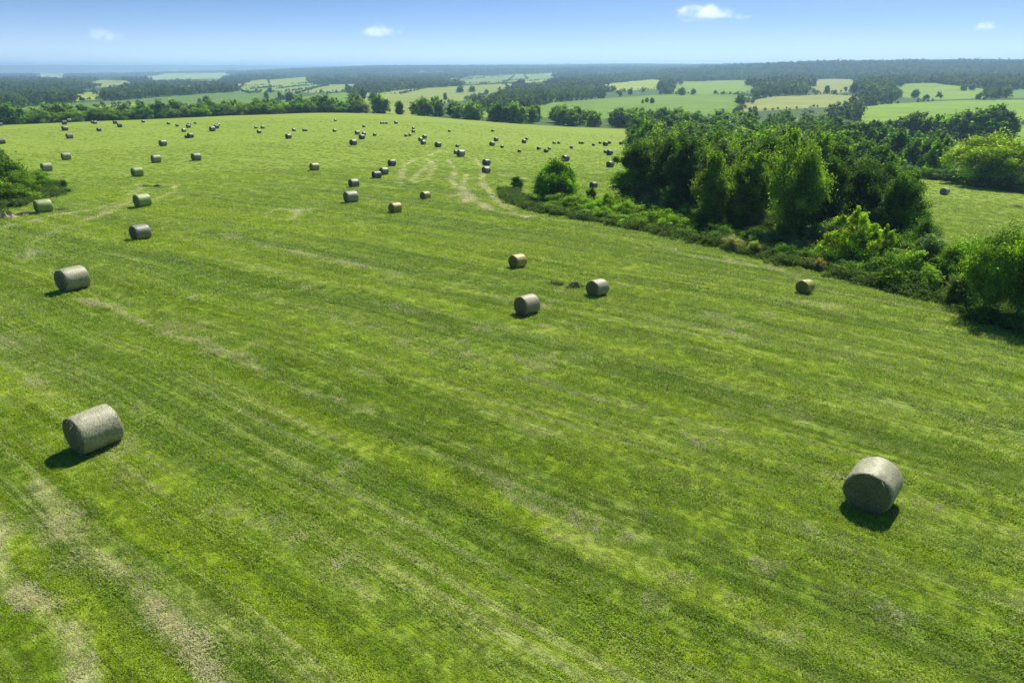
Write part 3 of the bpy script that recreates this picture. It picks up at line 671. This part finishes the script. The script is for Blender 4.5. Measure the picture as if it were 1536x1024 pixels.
# loose heaps of hay
def heap(u, v, px, flat, label, col=(1, 1, 1, 1), seed=1):
    x, y = at(u, v); z = float(hgt(x, y)); w = px / px_m(x, y, z); rs = np.random.RandomState(seed)
    n = 26; a = np.linspace(0, 2 * PI, n, endpoint=False); V = []; rr = (1.0, .8, .55, .3)
    for k, f in enumerate(rr):
        q = .5 * w * f * (1 + .22 * np.sin(3 * a + seed) + .12 * rs.normal(size=n)); V.append(np.c_[np.cos(a) * q * 1.15, np.sin(a) * q * .7, flat * w * (1 - f ** 1.6) * (1 + .3 * rs.normal(size=n)) - (.04 if k == 0 else 0)])
    V = np.concatenate(V + [np.array([[0, 0, flat * w * 1.02]])]); i, j = np.meshgrid(np.arange(3), np.arange(n), indexing='ij'); j2 = (j + 1) % n
    Q = np.stack([i * n + j, i * n + j2, (i + 1) * n + j2, (i + 1) * n + j], -1).reshape(-1, 4); T = np.stack([3 * n + np.arange(n), 3 * n + (np.arange(n) + 1) % n, np.full(n, len(V) - 1)], -1)
    SV, SQ = [], []
    for k in range(500):
        r = .5 * w * math.sqrt(rs.rand()) * 1.25; b = rs.rand() * 2 * PI; f = min(r / (.5 * w), 1); p = np.array([math.cos(b) * r * 1.15, math.sin(b) * r * .7, max(flat * w * (1 - f ** 1.6), .01)])
        d = unit(rs.normal(size=3) * [1, 1, .5]); d[2] = abs(d[2]); n_ = unit(np.cross(d, rs.normal(size=3))) * .008; L = .08 + .2 * rs.rand(); c = len(V) + len(SV)
        SV += [p - n_, p + n_, p + d * L + n_, p + d * L - n_]; SQ.append((c, c + 1, c + 2, c + 3))
    me = raw_mesh('hay heap', np.r_[V, np.array(SV)], [Q, np.array(SQ), T], [M_FACE])
    o = link('hay_heap', me, (x, y, z), rs.rand() * .6, label=label, category='hay heap', group='loose heaps of hay'); o.color = col
heap(861, 431, 22, .33, 'loose grey green hay heap beside the pale grey bale mid field', (1.1, 1.25, .8, 1), 3)
heap(8, 328, 40, .22, 'flat pale hay heap at the picture edge below the bushy bank', (2.2, 2.1, 1.9, 1), 4)
heap(37, 323, 22, .2, 'small grey hay heap between the mossy bale and a paler heap', (1.2, 1.2, 1.1, 1), 5)
heap(92, 315, 18, .1, 'low dark strip of hay beside the mossy green bale', (.8, .8, .6, 1), 6)
heap(236, 280, 9, .25, 'small dark hay lump inside the curved wheel marks', (.7, .9, .5, 1), 7)
heap(218, 280, 12, .12, 'flat dark hay scatter beside the lump inside the curved wheel marks', (.7, .9, .5, 1), 8)
heap(1526, 311, 12, .18, 'small pale hay heap in the small field behind the wood', (2, 1.9, 1.5, 1), 9)
heap(833, 427, 16, .05, 'thin dark trail of hay leading to the loose heap', (.6, .7, .4, 1), 10)
# ------------------------------------------------------------------ trees and bushes
NEAR = {}
for k, (sh, H, W, base, n, per, leaf, limbs) in {
    'round': ('round', 9, 9, .04, 85, 400, .15, 12), 'round2': ('round', 10, 8, .05, 85, 400, .15, 12), 'tall': ('tall', 13, 8, .04, 95, 400, .16, 14), 'tall2': ('tall', 13, 7, .05, 90, 400, .16, 14),
    'ball': ('ball', 6.5, 7.2, .06, 150, 260, .15, 16), 'vase': ('vase', 9, 9, .10, 80, 400, .13, 16), 'spires': ('spires', 8, 6.5, .06, 132, 190, .12, 14)}.items():
    NEAR[k] = build_tree('near ' + k, sum(map(ord, k)), H, W, base, n, per, leaf, sh, limbs, .22) + (H, W)
MID = []
for i, (sh, H, W) in enumerate((('round', 9, 8.5), ('tall', 11, 7.5), ('round', 8, 8), ('tall', 10, 6), ('round', 10, 9))):
    MID.append((build_tree('mid %d' % i, 40 + i, H, W, 0.03, 80, 60, .42, sh, 5, .25, 5, split=False), H, W))
BUSH = [build_tree('bush %d' % i, 70 + i, 2.0, 3.0, .0, 50, 230, .068, 'dome', 8, .05, 5) for i in range(3)]
G1, G2, G3, G4, G5, GLT, GYE = (.058,.120,.014,1), (.080,.155,.016,1), (.118,.198,.019,1), (.102,.155,.055,1), (.046,.098,.016,1), (.130,.212,.022,1), (.205,.285,.016,1)
def tree(u, vtop, d, wpx, kind, label, col, cat='tree', group=None, name='broadleaf_tree'):
    rx, ry, rz = map(float, ray(u, vtop + min(60, 3200 / d))); k = d / math.hypot(rx, ry); x, y = rx * k, ry * k; z = float(hgt(x, y)); me, tr, H, W = NEAR[kind]
    # real size from where the crown's top meets its sight line
    rx, ry, rz = map(float, ray(u, vtop)); ztop = CAMZ + rz / math.hypot(rx, ry) * d; h = max(2.0, ztop - z); w = wpx / px_m(x, y, z + h * .6)
    o = link(name, None, (x, y, z - .1), R.rand() * 2 * PI, (w / W, w / W, h / H), label=label, category=cat, group=group)
    a = link('crown', me, parent=o); a.color = col; link('trunk', tr, parent=o); return o
def bush(x, y, h, w, label, col, group=None, name='bush'):
    z = float(hgt(x, y)); me, tr = BUSH[R.randint(3)]
    o = link(name, None, (x, y, z - .05), R.rand() * 2 * PI, (w / 3.0, w / 3.0, h / 2.0), label=label, category='bush', group=group)
    a = link('foliage', me, parent=o); a.color = col; link('stems', tr, parent=o); return o
GW = 'trees of the wood beside the meadow'
tree(953, 214, 84, 78, 'tall', 'dark tree at the meadow end of the big wood, first of its front row', G2, group=GW)
tree(1003, 208, 82, 80, 'round2', 'dark rounded tree second in the front row of the big wood', G1, group=GW)
tree(1038, 208, 77, 74, 'tall2', 'tall dark tree third in the front row, behind a yellowish one', G5, group=GW)
tree(1074, 230, 71, 62, 'tall', 'yellowish slim tree between dark neighbours in the front row of the big wood', GLT, group=GW)
tree(1082, 210, 84, 66, 'round2', 'greyish green tree rising behind the yellowish slim one', G4, group=GW)
tree(1124, 228, 71, 64, 'tall2', 'mid green tree with a lit top between the yellowish slim and tall pale ones', G3, group=GW)
tree(1130, 208, 88, 70, 'round', 'grey green crown behind the front row of the big wood', G4, group=GW)
tree(1165, 222, 75, 60, 'tall', 'dark slim tree pressed against the tall pale green tree', G1, group=GW)
tree(1200, 213, 66, 98, 'vase', 'tall pale green tree with visible trunk, largest of the front row', (.12, .20, .028, 1), group=GW)
tree(1245, 238, 70, 70, 'round2', 'dark tree between the tall pale tree and the broad dark one', G1, group=GW)
tree(1296, 240, 72, 92, 'round', 'broad very dark tree behind the bright spired sapling', G5, group=GW)
tree(1348, 262, 69, 80, 'round2', 'broad dark tree at the end of the wood overlooking the small field', G1, group=GW)
tree(1382, 322, 64, 46, 'round', 'lower dark tree below the broad dark one at the end of the wood', G5, group=GW)
tree(1283, 302, 59, 84, 'spires', 'bright yellow green sapling with several pointed tops before the dark trees', GYE, name='sapling')
tree(1325, 330, 57.5, 62, 'spires', 'lower bright sapling beside the taller pointed one', (.17, .25, .014, 1), name='sapling')
tree(1385, 350, 56, 72, 'round2', 'grey green small tree behind the bright bush', G4)
tree(1424, 362, 55, 56, 'round', 'dark leaning small tree between the bright bush and the willow like tree', G2)
tree(1494, 340, 48, 112, 'vase', 'airy light green tree with a forked trunk at the end of the hedge', (.115, .205, .024, 1))
tree(1548, 338, 47, 100, 'vase', 'light green tree cut off by the picture edge, behind the airy one', (.105, .19, .02, 1))
tree(1440, 400, 50, 46, 'round', 'small dark grey green tree under the airy light green one', G4)
tree(1492, 200, math.hypot(*at(1492, 280)), 116, 'round', 'big bright yellow green round tree beyond the small field', (.21, .29, .012, 1))
tree(1556, 214, math.hypot(*at(1550, 284)), 66, 'round2', 'yellow green tree cut off by the picture edge beyond the small field', (.16, .23, .014, 1))
tree(833, 245, math.hypot(*at(833, 305)), 68, 'ball', 'single round green tree standing out in the meadow', (.12, .23, .012, 1))
tree(775, 272, 98, 22, 'tall', 'small dark upright tree near the single round tree', G2)
tree(885, 291, 88, 16, 'tall2', 'small dark sapling between the round tree and the wood', G2)
tree(957, 178, 245, 36, 'tall', 'dark tall tree at the far corner of the wood and meadow', G5, group=GW)
for k in range(17):       # second rank closing the gaps of the front row
    u = 985 + k * 23; tree(u, 205 + max(0, u - 1220) * .36 + R.normal() * 5, 92 + R.normal() * 4 - max(0, u - 1250) * .1, 64, random.choice(['round', 'round2', 'tall', 'tall2']), 'dark green tree of the second rank behind the front trees of the wood', random.choice([G1, G2, G4, G3]), group='second rank of trees in the wood')
# bushes of the hedge along the meadow
def along(line, step):
    out = []
    for (a, b), (c, d) in zip(line[:-1], line[1:]):
        n = max(1, int(math.hypot(c - a, d - b) / step))
        for k in range(n): out.append((a + (c - a) * k / n, b + (d - b) * k / n))
    return out
GB = 'bushes of the hedge along the meadow'
E = along(_edge_w, 2.3)
for i, (x, y) in enumerate(E):
    u, v = proj(x, y, float(hgt(x, y)))
    if u > 1600: break
    nx, ny = unit(np.array([x, y])); 
    for r in range(6 if u > 950 else 3):
        off = 1.5 + r * 2.4 + R.rand() * 1.2; jx, jy = R.normal(size=2) * .5
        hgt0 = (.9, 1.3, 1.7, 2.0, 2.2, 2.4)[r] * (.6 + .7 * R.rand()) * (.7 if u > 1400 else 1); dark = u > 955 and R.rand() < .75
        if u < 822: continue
        bush(x + nx * off + jx, y + ny * off + jy, hgt0, 2.2 + R.rand() * 1.8, 'dark hedge bush in the shade under the wood' if dark or r > 2 else 'sunlit green hedge bush along the meadow edge', random.choice([G1, G4, G2]) if dark or r > 2 else random.choice([G3, GLT, GLT, G3]), group=GB + (' in shade' if dark or r > 2 else ''))  # sun and shade of the wood put into leaf colour: lighter and darker greens
for u, v, w, h, lab, c in ((1362, 440, 92, 2.3, 'big bright green bush at the hedge foot below the saplings', GLT), (1100, 378, 34, 1.2, 'small pale flowering bush in the dark hedge', (.20, .21, .10, 1)), (1000, 350, 40, 1.5, 'lit green bush where the hedge meets the first tall trees', GLT),
        (1228, 408, 16, .9, 'small straw coloured shrub at the dark hedge foot', (.26, .22, .12, 1)), (1130, 384, 26, 1.1, 'small yellowish shrub beside the pale flowering one', (.16, .19, .05, 1)), (940, 332, 50, 1.9, 'bright leafy bush on the hedge before the first tall tree', GLT), (875, 322, 60, 1.6, 'bright leafy bush near the single round tree', GLT)):
    x, y = at(u, v); nx, ny = unit(np.array([x, y])); w = w / px_m(x, y, float(hgt(x, y))); bush(x + nx * w * .4, y + ny * w * .4, h, w, lab, c)
for u, v, w, h, lab, c in ((8, 285, 60, 4.2, 'tall dark bush on the bank at the picture edge', G2), (-25, 290, 80, 6, 'tallest dark bush on the bank, cut off by the picture edge', G2), (38, 290, 48, 2.6, 'mid green bush in the middle of the bank', G3), (62, 283, 34, 2.0, 'dark rounded bush toward the low end of the bank', G2), (22, 303, 50, 2.2, 'pale green bush at the foot of the bank', G3), (97, 281, 9, 1.0, 'tiny dark bush alone at the tip of the bank', G1), (50, 276, 50, 1.8, 'low green bush at the back of the bank', G3)):
    x, y = at(u, v); bush(x, y, h, w / px_m(x, y, float(hgt(x, y))), lab, c)
# rank unmown grass and herbs at the hedge foot and on the bank
def rank(seed, n=60):
    rs = np.random.RandomState(seed); C = np.c_[rs.normal(size=(9, 2)) * .35, .12 + .3 * rs.rand(9)]
    V, Q, sh = leaf_cloud(rs, C, np.full(9, .22), n, .07, .6); V[:, 2] = np.maximum(V[:, 2], 0); return raw_mesh('rank grass', V, [Q], [M_RANK], {'shade': sh})
def rank_material():
    m, t, o = new_mat('rank grass'); sh = t.attr('shade'); rn = t.add('ShaderNodeObjectInfo').outputs['Random']
    c = t.mix(sh, (.07, .14, .010), (.15, .25, .018)); c = t.mix(t.math('MULTIPLY', rn, .45), c, (.16, .21, .06)); leafy(t, o, c, .4); return m
M_RANK = rank_material()
def make_rank():
    P = []
    for x, y in along(_edge_w, .13):
        nx, ny = unit(np.array([x, y])); off = R.rand() ** 1.5 * 9 - .4; P.append((x + nx * off + R.normal() * .3, y + ny * off + R.normal() * .3))
    B = np.array(BANK); q = R.rand(5000, 2) * (B.max(0) - B.min(0)) + B.min(0); P += [tuple(p) for p in q[in_poly(q[:, 0], q[:, 1], BANK)]]
    P = np.array(P); gn_instances('undergrowth', np.c_[P, hgt(P[:, 0], P[:, 1])], R.rand(len(P)) * 2 * PI, .6 + .8 * R.rand(len(P)), R.randint(0, 3, len(P)), [rank(1), rank(2), rank(3)], kind='stuff')
make_rank()

# the wood, the belts and the hedgerows in the middle distance: every tree its own object
MID_TREES = []
def mid(x, y, h, label, group, col=None, wide=1.0):
    me, H, W = MID[R.randint(len(MID))]; z = float(hgt(x, y)); s = h / H
    o = link('tree', me, (x, y, z - .2), R.rand() * 2 * PI, (s * wide * (1.0 + .35 * R.rand()), s * wide * (1.0 + .35 * R.rand()), s), label=label, category='tree', group=group)
    o.color = col or random.choice([G1, G2, G2, G3, G3, G4, G5, GLT]); MID_TREES.append((x, y)); return o
VIEW = [[(815,156),(840,152),(930,146),(1000,142),(1110,142),(1120,148),(1090,152),(1000,156),(900,157),(830,159)], [(1285,181),(1300,163),(1330,156),(1560,150),(1560,215),(1470,213),(1420,208),(1385,201)]]
def fill(poly_ud, step, h0, h1, label, group, cap):
    poly = [ud(u, d) for u, d in poly_ud]; B = np.array(poly); pts = []
    y = B[:, 1].min()
    while y < B[:, 1].max():
        x = B[:, 0].min()
        while x < B[:, 0].max():
            q = (x + R.normal() * step * .25, y + R.normal() * step * .25); x += step
            if in_poly(np.array([q[0]]), np.array([q[1]]), poly)[0]: pts.append(q)
        y += step * .87
    pts = [p for p in pts if not any(in_poly(np.array([q_[0]]), np.array([q_[1]]), pv)[0] for q_ in [proj(p[0], p[1], float(hgt(*p)) + h0)] for pv in VIEW)]
    pts.sort(key=lambda p: math.hypot(*p))
    for x, y in pts[:cap]: mid(x, y, h0 + (h1 - h0) * R.rand(), label, group, random.choice([G1, G1, G2, G4, G5]) if 'deep' in label else None)
    return len(pts)
n1 = fill([(948, 330), (1000, 335), (1150, 330), (1290, 300), (1350, 250), (1440, 236), (1455, 205), (1405, 172), (1300, 124), (1200, 104), (1000, 104), (945, 240)], 12.9, 6.5, 9, 'dark green tree deep in the dense wood behind the front trees', 'trees deep in the dense wood', 102)
n2 = fill([(565, 384), (640, 370), (720, 356), (800, 356), (940, 358), (1000, 348), (1290, 352), (1150, 400), (1000, 420), (800, 440), (680, 430), (600, 410)], 10.3, 6.5, 9.5, 'tree of the dark belt closing the far side of the hay meadow', 'trees of the belt beyond the meadow', 88)
for k in range(46):
    u = -20 + k * 12.4; d = (388 if k % 2 else 402) + R.normal() * 4
    x, y = ud(u, d); mid(x, y, 5.5 + 3.2 * R.rand(), 'tree of the long hedgerow along the far edge of the meadow', 'trees of the far meadow hedgerow')
for u, d, h in ((1345, 345, 8), (1358, 345, 9), (1372, 342, 10), (1390, 340, 8), (1405, 338, 10), (1420, 335, 8), (1436, 335, 11), (1450, 330, 12), (1465, 330, 10), (1478, 330, 13), (1493, 332, 14), (1503, 335, 11), (1330, 350, 7)):
    x, y = ud(u, d); mid(x, y, h, 'tree of the ragged row between the two fields beyond the wood', 'trees of the row between two fields', wide=1.1)
for k in range(8):
    u = 1462 + k * 12; x, y = at(u, 279 + k * 1.6); bush(x, y, 2.2 + R.rand(), 4.5, 'dark hedge bush at the foot of the yellow green tree', G1, group='hedge bushes beyond the small field')
for k in range(10):
    u = 1330 + k * 14; x, y = at(u, 262 + k * 1.4); bush(x, y, 1.6 + R.rand(), 4, 'low bush along the back of the small field', random.choice([G2, G3]), group='low bushes behind the small field')

for k in range(64):       # shrubs that join the far hedgerow into one line
    u = -25 + k * 9.0; x, y = ud(u, 384 + R.normal() * 3)
    bush(x, y, 3.6 + 1.6 * R.rand(), 8 + 3 * R.rand(), 'shrub filling the long hedgerow along the far edge of the meadow', random.choice([G2, G3, G3, G4]), group='shrubs of the far meadow hedgerow')
# far woods: past the meadow belt they read as one mass
def far_proto(seed, crowns, faces, spread, leaf):
    rs = np.random.RandomState(seed); VV, QQ, SS, b = [], [], [], 0
    for k in range(crowns):
        H = 7 + 5 * rs.rand(); W = 6 + 4 * rs.rand(); C, CR = crown_clumps(rs, H, W, .02, 16, 'round' if rs.rand() < .6 else 'tall'); CR = CR * 1.7
        V, Q, sh = leaf_cloud(rs, C, CR, faces, leaf, .4); o = rs.normal(size=2) * spread; V[:, 0] += o[0]; V[:, 1] += o[1]
        VV.append(V); QQ.append(Q + b); SS.append(np.clip(sh * .7 + .3 * rs.rand(), 0, 1)); b += len(V)
    return raw_mesh('far trees', np.concatenate(VV), [np.concatenate(QQ)], [M_WOOD], {'shade': np.concatenate(SS)})
def clear_of_fields(x, y, top):
    u, v = proj(x, y, top); keep = np.ones(len(x), bool)
    for c, poly in PARCEL_PX: keep &= ~in_poly(u, v, poly)
    return keep
def make_woods():
    P, I, S = [], [], []
    for d0, d1, step, kind in ((455, 1100, 9.5, 0), (1100, 2600, 21, 1), (2600, 6800, 44, 1)):
        ang = math.radians(43); n = int(ang * (d1 * d1 - d0 * d0) / step ** 2)
        a = (R.rand(n) * 2 - 1) * ang; d = np.sqrt(d0 * d0 + R.rand(n) * (d1 * d1 - d0 * d0)); x, y = np.sin(a) * d, np.cos(a) * d
        keep = ~in_poly(x, y, HAY)
        for c, poly in PARCELS: keep &= ~in_poly(x, y, poly)
        if d1 > 1700:
            nn = vnoise(x / 420, y / 260, 21) * .6 + vnoise(x / 130, y / 90, 22) * .4; keep &= ~((d > 1700) & (nn > .60) & (nn < .9) & (hgt(x, y) < 0))
        gap = vnoise(x / 60, y / 60, 41); keep &= (gap > .2) | (d > 1100)
        keep &= clear_of_fields(x, y, hgt(x, y) + (7.5 if d1 < 2000 else 11)) | (R.rand(n) < .015)
        x, y = x[keep], y[keep]; P.append(np.c_[x, y]); S.append((.65 + .45 * R.rand(len(x))) * (1.0 if kind == 0 else 1.0 if d1 < 3000 else 1.3)); I.append(R.randint(0, 4, len(x)) if kind == 0 else R.randint(4, 7, len(x)))
    for c, poly in PARCELS:      # thin hedges round the far fields
        L = np.array(along(poly + poly[:1], 5.0)); L = L + R.normal(size=L.shape) * 1.2; x, y = L.T; dd = np.hypot(x, y)
        k = (dd > 470) & (dd < 3200) & (vnoise(x / 90, y / 90, 44) > .32) & (R.rand(len(x)) < .85); x, y = x[k], y[k]
        P.append(np.c_[x, y]); S.append(.22 + .25 * R.rand(len(x)) ** 2); I.append(R.randint(0, 4, len(x)))
    P = np.concatenate(P); gn_instances('far_woods', np.c_[P, hgt(P[:, 0], P[:, 1]) - .3], R.rand(len(P)) * 2 * PI, np.concatenate(S), np.concatenate(I),
        [far_proto(s, 1, 22, 0, .75) for s in range(4)] + [far_proto(10 + s, 9, 9, 11, 1.3) for s in range(3)], kind='stuff')
make_woods()
# single trees and bushes along the far field edges
FT = [(548,158,9),(545,150,13),(562,158,11),(574,160,10),(585,162,10),(500,157,8),(488,156,9),(478,155,8),(455,155,9),(443,154,11),(436,153,10),(430,152,9),(575,139,8),(583,138,8),(655,160,9),(668,150,8),(676,148,9),(684,140,11),(690,139,11),(700,138,11),(708,138,10),(716,138,9),(730,141,7),
 (870,144,10),(884,145,10),(898,144,9),(912,143,9),(930,145,9),(945,142,8),(957,144,8),(985,142,11),(992,140,13),(1000,142,12),(1010,143,10),(1022,143,10),(1040,142,8),(1060,142,7),(1073,141,5),(1105,142,8),(1118,139,8),(1130,142,9),(1140,139,13),(1152,138,14),(1165,139,13),(1178,140,13),(1192,140,13),(1205,138,10),(1090,158,10),(1100,157,11),(1110,158,10),
 (1240,140,10),(1252,141,5),(1282,140,13),(1292,141,13),(1306,143,13),(1318,144,12),(1330,146,11),(1345,147,10),(1358,148,9),(1300,136,14),(1316,134,13),(1330,134,13),(1372,147,9),(1392,143,8),(1414,149,5),(1425,149,5),(1467,149,6),(1485,149,12),(1497,148,14),(1508,147,13),(1445,136,8),(1458,135,8),(1278,153,5),(1264,157,5),
 (270,163,6),(263,160,5),(300,157,6),(310,155,7),(318,153,6),(238,160,4),(420,149,9),(400,148,8),(405,139,8),(265,138,6),(272,138,5),(60,141,4),(112,150,4)]
random.shuffle(FT)
for u, v, h in FT[:44] + [(964, 155, 4), (970, 154, 5), (978, 155, 5.5), (1390, 149, 5), (1386, 149, 4)]:
    x, y = at(u, v); mid(x, y, h * .9, 'lone looking tree on a far field boundary', 'trees on the far field boundaries')


# ------------------------------------------------------------------ air
def make_haze():
    m, t, o = new_mat('haze'); v = t.add('ShaderNodeVolumePrincipled', {'Color': (.44, .69, 1.0), 'Density': 1.8e-4, 'Anisotropy': .3})
    t.l.new(v.outputs[0], o.inputs['Volume'])
    L = 31000.; z0, z1 = -80., 90.
    V = np.array([(x, y, z) for z in (z0, z1) for y in (-L, L) for x in (-L, L)], float)
    Q = np.array([(0, 2, 3, 1), (4, 5, 7, 6), (0, 1, 5, 4), (2, 6, 7, 3), (0, 4, 6, 2), (1, 3, 7, 5)])
    link('haze', raw_mesh('haze', V, [Q], [m]), kind='stuff')
make_haze()

# ------------------------------------------------------------------ small fair weather clouds, far off and far above the air near the ground
def cloud(u, v, wpx, hpx, dens, label, seed):
    rs = np.random.RandomState(seed); D = 34000.; rx, ry, rz = ray(u, v); k = D / float(ry); c = np.array([float(rx) * k, D, CAMZ + float(rz) * k]); m = D * 1.077 / 1103 * 1.0
    W, H = wpx * m, hpx * m; base = bpy.data.meshes.new('cloud'); 
    lat, lon = 14, 28; V = []; Q = []
    for i in range(lat + 1):
        th = PI * i / lat
        for j in range(lon): V.append((math.sin(th) * math.cos(2 * PI * j / lon) * W * .5, math.sin(th) * math.sin(2 * PI * j / lon) * W * .3, math.cos(th) * H * .5))
    for i in range(lat):
        for j in range(lon): Q.append((i * lon + j, (i + 1) * lon + j, (i + 1) * lon + (j + 1) % lon, i * lon + (j + 1) % lon))
    mt, t, o = new_mat('cloud vapour'); tc = t.add('ShaderNodeTexCoord').outputs['Object']
    q = t.mapping(tc, (2 / W, 2 / (W * .6), 2 / H)); r = t.add('ShaderNodeVectorMath', {0: q}, operation='LENGTH').outputs['Value']
    n = t.noise(t.mapping(tc, (5.5 / W, 5.5 / W, 2.2 / H), loc=(seed * 3.1, 0, 0)), 1.0, 5, .6)
    f = t.math('SUBTRACT', t.math('MULTIPLY_ADD', n, 2.4, -.55), r); f = t.math('MULTIPLY', t.ramp(f, -0.1, .9), dens / H)
    v = t.add('ShaderNodeVolumePrincipled', {'Color': (.97, .98, 1.0), 'Density': f, 'Anisotropy': .3}); t.l.new(v.outputs[0], o.inputs['Volume'])
    link('cloud', raw_mesh('cloud', np.array(V), [np.array(Q)], [mt]), tuple(c), label=label, category='cloud')
cloud(1062, 20, 125, 30, 1.1, 'brightest and widest small white cloud in the blue sky above the wood', 1)
cloud(567, 45, 84, 24, 0.95, 'faint white cloud above the middle of the field horizon', 2)
cloud(156, 52, 74, 26, 0.75, 'pale cloud hanging over the distant blue ridge', 3)
cloud(1478, 40, 46, 18, 0.8, 'smallest white cloud over the bright tree and far hill', 4)

# ------------------------------------------------------------------ sun and sky
SUN_AZ, SUN_EL = math.radians(25), math.radians(50)
sd = Vector((math.sin(SUN_AZ) * math.cos(SUN_EL), math.cos(SUN_AZ) * math.cos(SUN_EL), math.sin(SUN_EL)))
sl = bpy.data.lights.new('sun', 'SUN'); sl.energy = 5.0; sl.angle = math.radians(.53); sl.color = (1, .95, .86)
so = bpy.data.objects.new('sun', sl); COL.objects.link(so); so.rotation_euler = (-sd).to_track_quat('-Z', 'Y').to_euler()
w = bpy.data.worlds.new('World'); SC.world = w; w.use_nodes = True; w.node_tree.nodes.clear(); t = NT(w.node_tree)
g = t.add('ShaderNodeTexCoord').outputs['Generated']; s = t.add('ShaderNodeSeparateXYZ', {0: g})
zz = t.math('MULTIPLY_ADD', t.math('MAXIMUM', s.outputs[2], 0.0), 6.0, .03)
vec = t.add('ShaderNodeCombineXYZ', {0: s.outputs[0], 1: s.outputs[1], 2: zz}).outputs[0]
vec = t.add('ShaderNodeVectorMath', {0: vec}, operation='NORMALIZE').outputs[0]
sky = t.add('ShaderNodeTexSky', {'Vector': vec}, sky_type='NISHITA', sun_disc=False, sun_elevation=SUN_EL, sun_rotation=SUN_AZ, air_density=1.0, dust_density=.25, ozone_density=3.0)
pale = t.math('MULTIPLY', t.math('EXPONENT', t.math('MULTIPLY', t.math('MAXIMUM', s.outputs[2], 0.0), -24.0)), .92)
rich = t.add('ShaderNodeHueSaturation', {'Saturation': 1.28, 'Value': 1.0, 'Color': sky.outputs[0]}).outputs[0]
skyc = t.mix(pale, rich, (6.6, 7.4, 8.0))
bg = t.add('ShaderNodeBackground', {0: skyc, 1: .098}); ow = t.add('ShaderNodeOutputWorld'); t.l.new(bg.outputs[0], ow.inputs[0])
